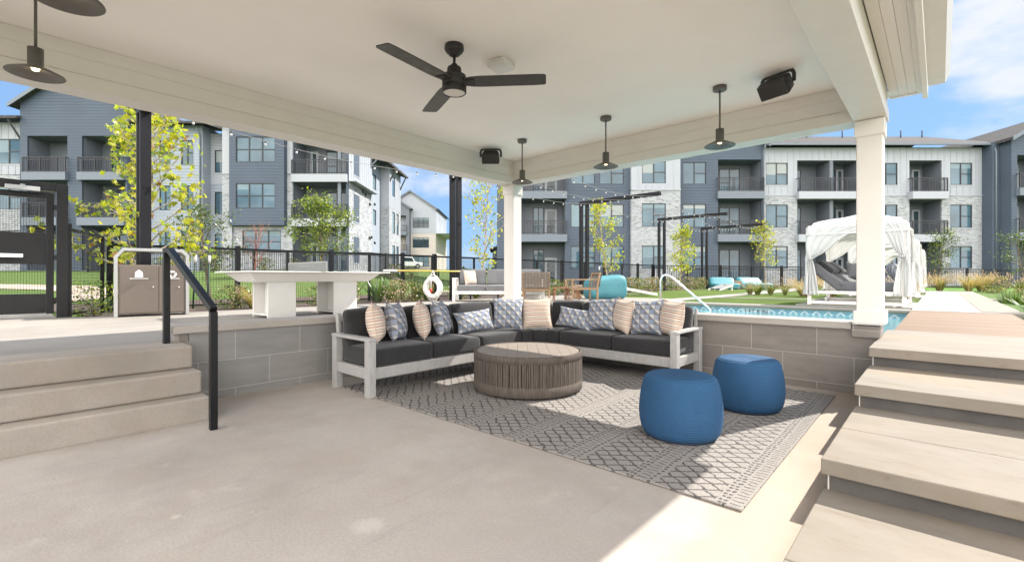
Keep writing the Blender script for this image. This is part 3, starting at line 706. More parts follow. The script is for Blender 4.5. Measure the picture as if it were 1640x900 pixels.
# pendants
def pendant_parts(t, rod):
    b = MB(); b.lathe([(0.0, 0), (0.062, 0), (0.062, -0.035), (0.055, -0.04), (0.0, -0.04)], 24); b.build('canopy', M['lamp_shade'], t)
    b = MB(); b.tube([(0, 0, -0.03), (0, 0, -rod)], 0.008, 10); b.build('rod', M['lamp_shade'], t)
    z = -rod
    b = MB(); b.lathe([(0.0, z), (0.037, z), (0.037, z-0.105), (0.045, z-0.112), (0.135, z-0.155), (0.137, z-0.160), (0.132, z-0.162), (0.045, z-0.122), (0.033, z-0.115)], 36)
    b.build('lamp_shade', M['lamp_shade'], t)
    b = MB(); b.lathe([(0.001, z-0.140), (0.015, z-0.134), (0.020, z-0.122), (0.018, z-0.110)], 14); b.build('bulb', M['bulb_lit'], t)
pend = thing('pendant_lamp', 'bronze cone pendant lamp nearest the corner post', 'lamp', (-4.02, 4.60, CZ), 0, 'pendant lamps round the pavilion ceiling')
pendant_parts(pend, 0.40)
for p, l in (((-2.76, 4.58, CZ), 'middle bronze cone pendant of the three over the pool side of the sofa'),
             ((-1.53, 4.58, CZ), 'bronze cone pendant hanging near the black speaker and the right column'),
             ((-4.08, 0.15, CZ), 'bronze pendant with glowing bulb over the concrete steps at the left edge'),
             ((-2.88, 0.20, CZ), 'bronze pendant cut off by the top left of the view, only its disc showing')):
    dup(pend, p, None, l)
# ceiling fan
fan = thing('ceiling_fan', 'black three bladed ceiling fan with round light under the cream ceiling', 'fan', (-2.78, 2.38, CZ))
b = MB(); b.lathe([(0, 0), (0.072, 0), (0.075, -0.035), (0.062, -0.055), (0.045, -0.058), (0.042, -0.075), (0.025, -0.085), (0.0, -0.085)], 32); b.build('canopy', M['plastic_black'], fan)
b = MB(); b.tube([(0, 0, -0.07), (0, 0, -0.19)], 0.011, 12); b.build('rod', M['plastic_black'], fan)
b = MB(); b.lathe([(0, -0.145), (0.022, -0.145), (0.032, -0.165), (0.05, -0.17), (0.055, -0.185), (0.055, -0.225), (0.09, -0.235), (0.094, -0.25), (0.094, -0.305), (0.090, -0.309), (0.090, -0.313), (0.094, -0.317), (0.094, -0.365), (0.086, -0.372), (0.086, -0.360)], 40)
b.build('motor_housing', M['plastic_black'], fan)
b = MB(); b.lathe([(0.086, -0.364), (0.07, -0.372), (0.03, -0.376), (0.001, -0.377)], 32); b.build('light_lens', M['lens'], fan)
for k, ang in enumerate((-82, 38, 158)):
    a = R_(ang); ca, sa = math.cos(a), math.sin(a)
    def P(r, w, z): return (r*ca-w*sa, r*sa+w*ca, z)
    b = MB(); up = []; 
    prof = [(0.085, 0.048), (0.14, 0.066), (0.20, 0.072), (0.62, 0.072), (0.695, 0.068), (0.71, 0.055)]
    for zz in (0.004, -0.004):
        for r, w in prof:
            up.append(P(r, w, -0.285+zz-w*0.12)); up.append(P(r, -w, -0.285+zz+w*0.12))
    n = len(prof); f = []
    for i in range(n-1):
        a0, b0 = 2*i, 2*n+2*i
        f += [(a0, a0+1, a0+3, a0+2), (b0+2, b0+3, b0+1, b0), (a0, a0+2, b0+2, b0), (a0+3, a0+1, b0+1, b0+3)]
    f += [(2*n-2, 2*n-1, 4*n-1, 4*n-2), (1, 0, 2*n, 2*n+1)]
    b.add(up, f); bl = b.build('blade', M['dark_bronze'], fan)
    b = MB(); b.bar(P(0.07, 0, -0.291), P(0.16, 0, -0.291), 0.085, 0.012, P(0, 0.12, 1)); b.build('blade_arm', M['plastic_black'], bl, 0.003)
# ceiling access point
ap = thing('wireless_access_point', 'small white vented box fixed to the ceiling behind the fan', 'ceiling box', (-2.70, 2.82, CZ), R_(12)); ap.scale = (0.85, 0.85, 1.1)
b = MB(); b.rbox(0.105, 0.105, 0.03, 0.022, lambda q: q+Vector((0, 0, -0.03)), nseg=3); b.build('casing', M['white_plastic'], ap)
b = MB()
for k in range(9):
    x = -0.08+0.02*k; b.box(x-0.006, x+0.006, -0.112, -0.1045, -0.034, -0.012); b.box(0.1045, 0.112, x-0.006, x+0.006, -0.034, -0.012)
b.build('vent', M['white_plastic'], ap)
# speakers
def speaker(label, loc, rz):
    t = thing('outdoor_speaker', label, 'speaker', loc, rz, 'speakers under the pavilion ceiling')
    tilt = Matrix.Rotation(R_(38), 3, 'X')
    def fn(q):
        k = 1-0.18*(q.y/0.09+1)/2
        return tilt @ Vector((q.x*k, q.y, q.z*k))+Vector((0, 0, -0.115))
    b = MB(); b.rbox(0.128, 0.085, 0.078, 0.03, fn, nseg=3); b.build('cabinet', M['plastic_black'], t)
    def fg(q): return tilt @ Vector((q.x, q.y-0.088, q.z))+Vector((0, 0, -0.115))
    b = MB(); b.rbox(0.118, 0.010, 0.066, 0.009, fg, nseg=3); b.build('grille', M['dark_bronze'], t)
    b = MB(); pts = [(-0.142, 0.01, -0.115), (-0.142, 0.01, -0.04), (-0.12, 0.01, -0.008), (0.12, 0.01, -0.008), (0.142, 0.01, -0.04), (0.142, 0.01, -0.115)]
    for p, q in zip(pts[:-1], pts[1:]): b.bar(p, q, 0.03, 0.007, (0, 1, 0))
    b.build('bracket', M['dark_bronze'], t)
speaker('black wedge speaker on the ceiling by the right column', (-1.06, 4.62, CZ), R_(-16))
speaker('black wedge speaker on the ceiling by the corner post', (-4.62, 4.62, CZ), R_(42))

# ------------------------------------------------------------------ handrail
hr = thing('stair_handrail', 'black square steel handrail bent down beside the concrete steps', 'handrail', (0, 0, 0))
pa, pb = Vector((-4.86, 0.96, 0)), Vector((-3.90, 1.05, 0))
ta, tb = pa+Vector((0, 0, 1.335)), pb+Vector((0, 0, 0.855))
w = 0.048
b = MB(); b.bar(pa+Vector((0, 0, D)), ta-Vector((0, 0, 0.02)), w, w, (0, 1, 0)); b.build('post', M['black_steel'], hr, 0.004)
b = MB(); b.bar(pb, tb, w, w, (0, 1, 0)); b.build('post', M['black_steel'], hr, 0.004)
b = MB(); k1 = ta+Vector((0.09, 0.008, -0.0)); b.bar(ta+Vector((-0.024, 0, 0)), k1, w*1.02, 0.03); b.bar(k1+Vector((-0.006, 0, 0.0)), tb+Vector((0.008, 0, 0.012)), w*1.01, 0.045); b.build('rail', M['black_steel'], hr, 0.004)

# ------------------------------------------------------------------ rug, sofa, table, poufs
b = MB(); b.box(-1.87, 1.87, -1.44, 1.44, 0.0, 0.011); o = b.build('area_rug', M['rug'], None, 0.004); o.location = (-2.57, 3.77, 0.003); o.rotation_euler = (0, 0, R_(0.6))
tag(o, 'grey beige rug with black dots and zigzag lines under the coffee table', 'rug')

sofa = thing('sectional_sofa', 'large curved corner sofa, pale grey frame with charcoal cushions round the rug', 'sofa', (0, 0, 0))
# path of the back edge: up the left side, round the corner, along the pool wall
BX, BY, RC = -4.53, 5.40, 1.02
SE, EE = 2.30, -2.03
L1 = (BY-RC)-SE; LA = RC*math.pi/2; L2 = EE-(BX+RC)
def on_path(t):                                   # t along the back edge -> point, inward direction
    if t <= L1: return Vector((BX, SE+t, 0)), Vector((1, 0, 0))
    if t <= L1+LA:
        a = (t-L1)/RC; c = Vector((BX+RC, BY-RC, 0)); dv = Vector((-math.cos(a), math.sin(a), 0)); return c+dv*RC, -dv
    return Vector((BX+RC+(t-L1-LA), BY, 0)), Vector((0, -1, 0))
def along(t, off, z): p, n = on_path(t); q = p+n*off; return Vector((q.x, q.y, z))
TT = L1+LA+L2
cut = [0.02, 0.02+(L1-0.0)/3, (L1)*2/3, L1, L1+LA/3, L1+LA*2/3, L1+LA, L1+LA+L2/2, TT-0.02]
FR = 0.685                                        # frame depth
def strip(t0, t1, o0, o1, z0, z1, n=10):
    b = MB(); ts = [t0+(t1-t0)*i/n for i in range(n+1)]
    for i in range(n):
        a, c = ts[i], ts[i+1]
        v = [along(a, o0, z0), along(c, o0, z0), along(c, o1, z0), along(a, o1, z0), along(a, o0, z1), along(c, o0, z1), along(c, o1, z1), along(a, o1, z1)]
        f = [(3, 2, 1, 0), (4, 5, 6, 7), (0, 1, 5, 4), (2, 3, 7, 6)]
        if i == 0: f.append((3, 0, 4, 7))
        if i == n-1: f.append((1, 2, 6, 5))
        b.add(v, f)
    return b
strip(0, TT, FR-0.05, FR, 0.165, 0.270, 40).build('front_rail', M['sofa_frame'], sofa, 0.004)
strip(0, TT, 0.0, 0.04, 0.165, 0.270, 40).build('back_rail', M['sofa_frame'], sofa, 0.004)
b = MB()
for k in range(24):
    t = 0.05+(TT-0.1)*k/23; b.bar(along(t, 0.03, 0.235), along(t, FR-0.03, 0.235), 0.05, 0.02)
b.build('seat_slats', M['sofa_frame'], sofa)
for t0, sgn in ((0.0, 1), (TT, -1)):
    tt = t0+0.0*sgn
    p, n = on_path(min(max(tt, 0), TT)); side = (along(0.1, 0, 0)-along(0, 0, 0)).normalized() if sgn == 1 else (along(TT, 0, 0)-along(TT-0.1, 0, 0)).normalized()*-1
    def Q(o, z): v = p+n*o-side*0.0; return (v.x, v.y, z)
    up = tuple(side)
    b = MB(); b.bar(Q(0.045, 0.0), Q(0.045, 0.515), 0.072, 0.085, n); b.build('leg', M['sofa_frame'], sofa, 0.005)
    b = MB(); b.bar(Q(FR-0.02, 0.0), Q(FR-0.02, 0.515), 0.072, 0.085, n); b.build('leg', M['sofa_frame'], sofa, 0.005)
    b = MB(); b.bar(Q(0.002, 0.531), Q(FR+0.023, 0.531), 0.085, 0.030); b.build('armrest', M['sofa_frame'], sofa, 0.006)
    b = MB(); b.bar(Q(0.09, 0.218), Q(FR-0.065, 0.218), 0.05, 0.10); b.build('side_rail', M['sofa_frame'], sofa, 0.004)
    b = MB(); b.bar((p+n*0.02+side*0.05)+Vector((0, 0, 0.2)), (p-n*0.045+side*0.05)+Vector((0, 0, 0.735)), 0.03, 0.05, n); b.build('back_post', M['sofa_frame'], sofa, 0.004)
for t in (L1+0.1, L1+LA*0.5, L1+LA-0.05):
    for off in (0.05, FR-0.04):
        q = along(t, off, 0); b = MB(); b.bar(q, q+Vector((0, 0, 0.165)), 0.06, 0.06, (1, 0, 0)); b.build('leg', M['sofa_frame'], sofa, 0.004)
for i in range(8):
    a, c = cut[i], cut[i+1]
    # seat pad
    ins = 0.004
    def fs(q, a=a, c=c): 
        t = (a+c)/2+q.x; o = 0.40+q.y; wv = 0.006*noise.noise(Vector((q.x*7+i, q.y*6, q.z*5)))+0.003*noise.noise(Vector((q.x*19, q.y*17+i, q.z*9))); return along(t, o+wv, 0.355+q.z+wv)
    b = MB(); b.rbox((c-a)/2-ins, 0.300, 0.083, 0.035, fs, puff=0.012, nseg=6); b.build('seat_cushion', M['charcoal'], sofa)
    def fb(q, a=a, c=c):
        t = (a+c)/2+q.x; h = q.y+0.205; o = 0.105+q.z-0.235*(h-0.0)*0.8+0.09
        wv = 0.010*noise.noise(Vector((q.x*6+i*3, q.y*6, q.z*5)))+0.004*noise.noise(Vector((q.x*17, q.y*15+i, q.z*9)))
        return along(t+wv*0.4, o+wv, 0.375+h+wv*0.8-0.012*(q.x/0.3)**2*(q.y > 0.1))
    b = MB(); b.rbox((c-a)/2-ins, 0.215, 0.070, 0.055, fb, puff=0.028, nseg=6); b.build('back_cushion', M['charcoal'], sofa)

def pillow_mesh(wd, ht, th, m, name='throw_pillow'):
    b = MB(); n = 17; uv = []
    for side in (1, -1):
        pts = []
        for i in range(n):
            for j in range(n):
                u = -1+2*i/(n-1); v = -1+2*j/(n-1)
                k = max(0, (1-abs(u)**2.6)*(1-abs(v)**2.6))**0.62
                pin = 1-0.13*(1-abs(v)**2.2)*abs(u)**5; pin2 = 1-0.13*(1-abs(u)**2.2)*abs(v)**5
                wr = 0.006*noise.noise(Vector((u*2.1, v*2.1, side+wd*9)))
                pts.append((u*wd/2*pin, side*(k*th/2+wr*k), v*ht/2*pin2))
                uv.append(((u*wd/2/0.42)+0.5, (v*ht/2/0.42)+0.5))
        if side < 0: pts = pts
        b.grid(pts, n, n)
    b.uv = uv
    o = b.build(name, m)
    return o
PGROUP = 'throw pillows along the corner sofa'
pill_src = {}
def pillow(kind, x, y, face, lean, roll, label, wd=0.40, ht=0.40):
    key = (kind, wd, ht)
    if key not in pill_src:
        o = pillow_mesh(wd, ht, 0.185 if ht > 0.3 else 0.14, M[kind]); pill_src[key] = o
        rim = []
        for (u0, v0, u1, v1) in ((-1, -1, 1, -1), (1, -1, 1, 1), (1, 1, -1, 1), (-1, 1, -1, -1)):
            for k in range(8):
                u = u0+(u1-u0)*k/8; v = v0+(v1-v0)*k/8
                pin = 1-0.13*(1-abs(v)**2.2)*abs(u)**5; pin2 = 1-0.13*(1-abs(u)**2.2)*abs(v)**5
                rim.append((u*wd/2*pin, 0, v*ht/2*pin2))
        b = MB(); b.tube(rim, 0.004, 6, closed=True); p = b.build('piping', M['grey_fabric'] if kind == 'pil_geo' else M['leaf_brown'], o)
        p.data.materials[0] = plain('blue_piping', (0.16, 0.19, 0.26), 0.9) if kind == 'pil_geo' else plain('cream_piping', (0.55, 0.43, 0.34), 0.9)
    else:
        s = pill_src[key]; o = s.copy(); COL.objects.link(o)
        for ch in s.children: c = ch.copy(); COL.objects.link(c); c.parent = o
    # face = heading of the pillow's front, lean back, roll in its own plane
    rot = Matrix.Rotation(R_(face)+math.pi/2, 4, 'Z') @ Matrix.Rotation(R_(-lean), 4, 'X') @ Matrix.Rotation(R_(roll), 4, 'Y')
    hh = max((rot @ Vector((sx*wd/2, 0, sz*ht/2))).z for sx in (-1, 1) for sz in (-1, 1))
    o.matrix_world = Matrix.Translation((x, y, 0.448+hh*0.985)) @ rot
    tag(o, label, 'pillow', PGROUP)
pillow('pil_str', -4.13, 2.52, 55, 8, 4, 'rust striped pillow seen edge-on, nearest the left armrest of the sofa')
pillow('pil_geo', -4.17, 2.78, 38, 12, 3, 'blue geometric pillow second from the left armrest')
pillow('pil_str', -4.16, 3.10, 52, 10, -3, 'rust striped pillow third from the left armrest, seen edge-on')
pillow('pil_geo', -4.18, 3.38, 36, 14, 2, 'blue geometric pillow beside the sunlit lumbar cushion')
pillow('pil_geo', -4.14, 3.86, -14, 24, -5, 'long blue geometric lumbar cushion lying in full sun on the left side', 0.52, 0.26)
pillow('pil_geo', -4.02, 4.33, -38, 16, 4, 'square blue geometric pillow facing out in the corner of the sofa')
pillow('pil_str', -3.80, 4.62, -52, 16, -3, 'square rust striped pillow facing out in the corner of the sofa')
pillow('pil_geo', -3.42, 4.93, -84, 22, 6, 'blue geometric lumbar cushion in shade right of the corner', 0.52, 0.26)
pillow('pil_geo', -3.05, 4.97, -92, 14, -5, 'blue geometric pillow next to the shaded lumbar cushion')
pillow('pil_str', -2.76, 4.97, -124, 10, 4, 'rust striped pillow between the two blue pillows on the right side')
pillow('pil_geo', -2.46, 4.96, -92, 14, -4, 'blue geometric pillow second from the right armrest')
pillow('pil_str', -2.17, 4.96, -124, 10, 3, 'rust striped pillow against the right armrest')

ct = thing('coffee_table', 'round drum coffee table with plank top and slatted rope sides on the rug', 'table', (-3.02, 3.54, 0.014))
RT = 0.535
b = MB()
nb = 10; pw = 2*(RT-0.03)/nb
for k in range(nb):
    x0 = -(RT-0.03)+k*pw+0.0012; x1 = x0+pw-0.0024; poly = []
    rr = RT-0.032
    m_ = 8
    xs_ = [x0+(x1-x0)*i/m_ for i in range(m_+1)]
    top = [(x, math.sqrt(max(0.0, rr*rr-x*x))) for x in xs_]; bot = [(x, -y) for x, y in top[::-1]]
    b.prism([p for p in bot[::-1]]+[p for p in top[::-1]], 0.360, 0.376)
t_ = b.build('top_planks', M['table_wood'], ct); t_.rotation_euler = (0, 0, R_(42))
b = MB(); b.lathe([(RT-0.028, 0.345), (RT-0.028, 0.376), (RT-0.02, 0.382), (RT-0.005, 0.380), (RT, 0.370), (RT, 0.315), (RT-0.012, 0.312)], 72); 
M['rope_band'] = None
def rope_mat():
    g = G('taupe_rope'); x = g.xyz(); a = g.n('ShaderNodeMath'); a.operation = 'ARCTAN2'; g.l(x[1], a.inputs[0]); g.l(x[0], a.inputs[1])
    h = g.ma('SINE', g.ma('MULTIPLY', a.outputs[0], 260)); f = g.noise(8, 5); f2 = g.noise(90, 3, 0.6, g.map((1, 1, 0.1)))
    col = g.mix(g.ramp(f2, [(0.35, 0.0), (0.65, 1.0)]), (0.085, 0.070, 0.060), (0.155, 0.132, 0.114))
    col = g.mix(g.ramp(h, [(0.0, 0.5), (0.5, 0.0)]), col, (0.06, 0.05, 0.042)); g.bump(h, 0.5, 0.004); return g.fin(col, 0.85, spec=0.2)
M['rope_band'] = rope_mat()
b.build('rim', M['rope_band'], ct)
b = MB(); b.lathe([(RT-0.012, 0.115), (RT, 0.11), (RT, 0.025), (RT-0.01, 0.018), (RT-0.05, 0.018)], 72); b.build('base_band', M['rope_band'], ct)
b = MB(); random.seed(3)
for k in range(210):
    a = 2*math.pi*k/210+random.uniform(-0.008, 0.008)
    wv = random.uniform(0.0062, 0.0088)
    c_, s_ = math.cos(a), math.sin(a); r_ = RT-0.007
    b.bar((r_*c_, r_*s_, 0.10), (r_*c_, r_*s_, 0.325), wv*2*0.82, 0.010, (c_, s_, 0))
o = b.build('rope_slats', M['rope_band'], ct)
b = MB(); b.lathe([(0.001, 0.03), (RT-0.03, 0.03)], 48); b.build('base_panel', M['table_wood'], ct)
for k in range(4):
    a = R_(45+90*k); b = MB(); b.lathe([(0.0, 0), (0.022, 0), (0.022, 0.02)], 12, (0.45*math.cos(a), 0.45*math.sin(a), 0)); b.build('foot', M['plastic_black'], ct)

def pouf_parts(t):
    prof = [(0.0, 0.420), (0.10, 0.422), (0.18, 0.421), (0.213, 0.415), (0.236, 0.400), (0.250, 0.370), (0.265, 0.30), (0.275, 0.222), (0.278, 0.160), (0.273, 0.098), (0.262, 0.05), (0.247, 0.022), (0.230, 0.010)]
    P2 = []
    for i in range(len(prof)-1):
        for k in range(3):
            f = k/3; P2.append((prof[i][0]*(1-f)+prof[i+1][0]*f, prof[i][1]*(1-f)+prof[i+1][1]*f))
    P2.append(prof[-1])
    b = MB(); b.lathe(P2, 64); b.build('knit_cover', M['knit'], t)
    b = MB(); b.lathe([(0.0, 0.0), (0.22, 0.0), (0.236, 0.004), (0.236, 0.014), (0.22, 0.016)], 48); b.build('base', plain('navy_base', (0.01, 0.02, 0.045), 0.7), t)
pf = thing('pouf', 'blue knitted pouf standing nearer the camera on the rug', 'pouf', (-1.335, 3.20, 0.014), 0.3, 'blue knitted poufs'); pouf_parts(pf)
dup(pf, (-1.19, 4.23, 0.014), 1.9, 'blue knitted pouf farther back, closer to the limestone steps and the tile wall')

# ------------------------------------------------------------------ upper deck furniture
tt = thing('ping_pong_table', 'white moulded outdoor table tennis table on two pedestals with grey net', 'table tennis table', (-7.03, 3.12, D))
b = MB(); hx, hy = 0.625, 1.045
def frus(b, a0, c0, z0, a1, c1, z1):
    v = [(sx*a0, sy*c0, z0) for sx, sy in ((-1, -1), (1, -1), (1, 1), (-1, 1))]+[(sx*a1, sy*c1, z1) for sx, sy in ((-1, -1), (1, -1), (1, 1), (-1, 1))]
    b.add(v, [(3, 2, 1, 0), (4, 5, 6, 7), (0, 1, 5, 4), (1, 2, 6, 5), (2, 3, 7, 6), (3, 0, 4, 7)])
b.box(-hx, hx, -hy, hy, 0.632, 0.648); frus(b, hx-0.27, hy-0.22, 0.505, hx-0.12, hy-0.09, 0.631); b.build('table_top', M['white_plastic'], tt, 0.006)
for s in (-1, 1):
    b = MB(); yc = s*0.47; x0, x1 = -0.28, 0.29
    b.box(x0, x0+0.035, yc-0.19, yc+0.19, 0.0, 0.52); b.box(x1-0.035, x1, yc-0.19, yc+0.19, 0, 0.52)
    b.box(x0+0.035, x1-0.035, yc-0.04, yc+0.04, 0.04, 0.515); b.box(x0+0.035, x1-0.035, yc-0.188, yc+0.188, 0.035, 0.06); b.build('pedestal', M['white_plastic'], tt, 0.008)
b = MB(); n = 60
for k in range(n+1): x = -0.63+1.26*k/n; b.bar((x, 0, 0.66), (x, 0, 0.785), 0.012, 0.006, (0, 1, 0))
for k in range(8): z = 0.662+0.0175*k; b.bar((-0.63, 0, z), (0.63, 0, z), 0.006, 0.009)
b.bar((-0.64, 0, 0.79), (0.64, 0, 0.79), 0.012, 0.014); b.bar((-0.64, 0, 0.645), (-0.64, 0, 0.797), 0.014, 0.014, (0, 1, 0)); b.bar((0.64, 0, 0.645), (0.64, 0, 0.797), 0.014, 0.014, (0, 1, 0))
b.build('net', M['alu'], tt)

bn = thing('litter_bin', 'taupe two door litter and recycling station with pale grey hoop frame on the deck edge', 'bin', (-8.57, 1.53, D+0.004), R_(82.6)); bn.scale = (0.855, 1, 1)
b = MB(); b.box(-0.46, 0.46, 0.0, 0.40, 0.03, 0.745); b.build('body', M['taupe'], bn, 0.005)
for (xa, xb) in ((-0.435, 0.075), (0.085, 0.435)):
    b = MB(); b.box(xa, xb, -0.014, -0.001, 0.05, 0.73); d_ = b.build('door', M['taupe'], bn, 0.003)
    b = MB(); b.lathe([(0.0, 0.014), (0.010, 0.012), (0.013, 0.0)], 14); k = b.build('lock', M['steel'], d_); k.location = (xb-0.07, -0.015, 0.42); k.rotation_euler = (R_(90), 0, 0)
b = MB(); fo = [(-0.515, 0.0), (-0.515, 0.86), (-0.40, 0.985), (0.42, 0.985), (0.515, 0.90), (0.515, 0.0)]
fi = [(-0.465, 0.0), (-0.465, 0.845), (-0.378, 0.94), (0.398, 0.94), (0.465, 0.882), (0.465, 0.0)]
for i in range(5):
    v = []
    for y in (-0.012, 0.41): v += [(fo[i][0], y, fo[i][1]), (fo[i+1][0], y, fo[i+1][1]), (fi[i+1][0], y, fi[i+1][1]), (fi[i][0], y, fi[i][1])]
    b.add(v, [(0, 1, 2, 3), (7, 6, 5, 4), (1, 0, 4, 5), (3, 2, 6, 7)])
b.build('hoop_frame', M['alu'], bn, 0.006)
def icon(polys, name, loc):
    b = MB()
    for p in polys: b.prism_y(p, -0.0195, -0.016)
    o = b.build(name, M['sign_white'], bn); o.location = loc
icon([[(-0.056, 0.0), (0.056, 0.0), (0.050, 0.070), (0.036, 0.086), (0.018, 0.094), (0.012, 0.106), (-0.012, 0.106), (-0.018, 0.094), (-0.036, 0.086), (-0.050, 0.070)]], 'bag_symbol', (-0.19, 0, 0.565))
tri = []
for k in range(3):
    a = R_(90+120*k)
    def rp(x, y, a=a): return (x*math.cos(a)-y*math.sin(a), x*math.sin(a)+y*math.cos(a)+0.05)
    tri.append([rp(0.025, -0.042), rp(0.052, -0.020), rp(0.052, 0.012), rp(0.026, 0.028), rp(0.026, -0.006)])
    tri.append([rp(0.018, 0.012), rp(0.060, 0.018), rp(0.034, 0.052)])
icon(tri, 'recycling_symbol', (0.275, 0, 0.56))
for cx_, wd, nm, cnt in ((-0.19, 0.24, 'small_print', 15), (0.275, 0.20, 'small_print', 13)):
    b = MB(); x = cx_-wd/2; random.seed(5+cnt)
    while x < cx_+wd/2:
        l = random.uniform(0.006, 0.012); b.box(x, x+l, -0.0185, -0.015, 0.541, 0.552); x += l+0.0035
    b.build(nm, M['sign_white'], bn)

# gate and fences
gt = thing('steel_gate', 'black steel gate with mesh panels, silver push bar and closer at the left edge', 'gate', (0, 0, 0))
b = MB(); b.box(-9.29, -9.17, 0.545, 0.665, 0.50, 2.42); b.build('gate_post', M['black_steel'], gt, 0.005)
b = MB(); b.box(-9.285, -9.175, -1.6, 0.54, 2.31, 2.425); b.build('header', M['black_steel'], gt, 0.005)
leaf_ = None
b = MB(); xa, xb = -9.255, -9.205
b.box(xa, xb, 0.44, 0.52, 0.60, 2.28); b.box(xa, xb, -1.0, -0.92, 0.60, 2.28); b.box(xa, xb, -0.92, 0.44, 2.20, 2.28)
lf = b.build('gate_leaf', M['black_steel'], gt, 0.004)
b = MB(); b.box(xa+0.012, xb-0.006, -0.918, 0.438, 0.61, 0.88); b.box(xa+0.012, xb-0.006, -0.918, 0.438, 1.29, 1.72); b.build('kick_panel', M['black_steel'], lf, 0.003)
b = MB()
for (z0, z1) in ((0.88, 1.29), (1.72, 2.20)):
    k = 0
    y = -0.91
    while y < 0.44: b.bar((-9.23, y, z0), (-9.23, y, z1), 0.0035, 0.0035, (0, 1, 0)); y += 0.027
    z = z0+0.027
    while z < z1: b.bar((-9.232, -0.92, z), (-9.232, 0.44, z), 0.0035, 0.0035); z += 0.027
b.build('wire_mesh', M['black_steel'], lf)
b = MB(); b.box(-9.20, -9.15, -0.95, 0.22, 1.375, 1.425); b.build('push_bar', M['steel'], lf, 0.005)
b = MB(); b.box(-9.17, -9.11, 0.05, 0.38, 2.285, 2.345); b.box(-9.15, -9.12, 0.19, 0.24, 2.345, 2.365); b.build('door_closer', M['alu'], gt, 0.006)
for z in (0.75, 1.35, 2.05):
    b = MB(); b.box(-9.25, -9.17, 0.522, 0.546, z, z+0.07); b.build('hinge', M['black_steel'], gt)

def fence(label, pts, tops, style, post_w, step, group='black steel fence runs'):
    p0 = Vector((*pts[0], 0)); f = thing('steel_fence', label, 'fence', (0, 0, 0), 0, group)
    L = []
    for i in range(len(pts)-1):
        a, c = Vector((*pts[i], 0)), Vector((*pts[i+1], 0)); n = max(1, round((c-a).length/step))
        for k in range(n): L.append((a.lerp(c, k/n), tops[i]+(tops[i+1]-tops[i])*k/n))
    L.append((Vector((*pts[-1], 0)), tops[-1]))
    for i, (p, z) in enumerate(L):
        g_ = height(p.x, p.y)-0.05; wq = post_w if i % 2 == 0 else post_w*0.55
        b = MB(); b.box(p.x-wq/2, p.x+wq/2, p.y-wq/2, p.y+wq/2, g_, z+(0.05 if i % 2 == 0 else 0)); b.build('post', M['black_steel'], f)
    r = MB(); r2 = MB(); m = MB()
    for (p, z), (q, z2) in zip(L[:-1], L[1:]):
        zb = height(p.x, p.y)+0.07; zb2 = height(q.x, q.y)+0.07
        r.bar((p.x, p.y, z-0.02), (q.x, q.y, z2-0.02), 0.04, 0.045); r2.bar((p.x, p.y, zb), (q.x, q.y, zb2), 0.03, 0.03)
        ln = (q-p).length
        if style == 'mesh':
            n = int(ln/0.048)
            for k in range(1, n): 
                t = k/n; c = p.lerp(q, t); m.bar((c.x, c.y, zb), (c.x, c.y, z-0.03), 0.0042, 0.0042, (1, 0, 0))
            hgt = z-zb; n = int(hgt/0.048)
            for k in range(1, n): 
                zz = zb+hgt*k/n; m.bar((p.x, p.y, zz), (q.x, q.y, zz), 0.0042, 0.0042)
        else:
            r.bar((p.x, p.y, z-0.17), (q.x, q.y, z2-0.17), 0.03, 0.03)
            n = int(ln/0.105)
            for k in range(1, n):
                t = k/n; c = p.lerp(q, t); m.bar((c.x, c.y, zb), (c.x, c.y, z-0.04), 0.018, 0.018, (1, 0, 0))
    r.build('top_rail', M['black_steel'], f); r2.build('bottom_rail', M['black_steel'], f); m.build('mesh_panel' if style == 'mesh' else 'pickets', M['black_steel'], f)
fence('short black mesh fence panel between the gate post and the trash station', [(-9.32, 0.66), (-10.50, 1.18)], [1.83, 1.80], 'mesh', 0.10, 1.3)
fence('long black mesh fence behind the planting bed and the table tennis table', [(-10.72, 1.3), (-10.78, 8.4)], [1.70, 1.74], 'mesh', 0.085, 1.05)
fence('black mesh fence run behind the pergola and the teal bean bag', [(-10.80, 8.5), (-10.9, 22.6)], [1.74, 1.76], 'mesh', 0.10, 1.55)
fence('far black picket fence beyond the lawn, in front of the white and grey apartments', [(-10.9, 22.7), (-4.4, 33.2), (1.2, 38.6), (6.6, 44.5)], [1.76, 1.72, 1.62, 1.62], 'picket', 0.12, 2.2)
fence('low black picket fence along the foot of the left apartment block', [W(-24, 26.5)[:2], W(-8.6, 28.4)[:2], W(-8.0, 33.0)[:2]], [2.65, 2.65, 2.7], 'picket', 0.08, 2.2)

# pergola frames
pg = thing('pergola_frame', 'dark steel pergola frame standing behind the trash station at the left', 'pergola', (-9.35, 1.55, 0.5), 0, 'row of dark steel pergola frames')
b = MB(); b.box(-0.17, -0.08, -0.07, 0.07, 0, 3.20); b.build('post', M['pergola_steel'], pg, 0.004)
b = MB(); b.box(0.08, 0.17, -0.07, 0.07, 0, 3.20); b.build('post', M['pergola_steel'], pg, 0.004)
b = MB(); b.box(-0.175, 2.85, -0.075, 0.075, 3.202, 3.32); b.build('arm', M['pergola_steel'], pg, 0.004)
PGY = [1.55, 8.05, 14.05, 20.35, 25.6]
for y, l in zip(PGY[1:], ('dark steel pergola frame left of the corner post, by the grey outdoor sofa', 'dark steel pergola frame with its arm in front of the whitewashed brick bay',
                          'dark steel pergola frame second from the far end of the row', 'farthest dark steel pergola frame of the row')):
    dup(pg, (-9.35, y, 0.5), 0, l)
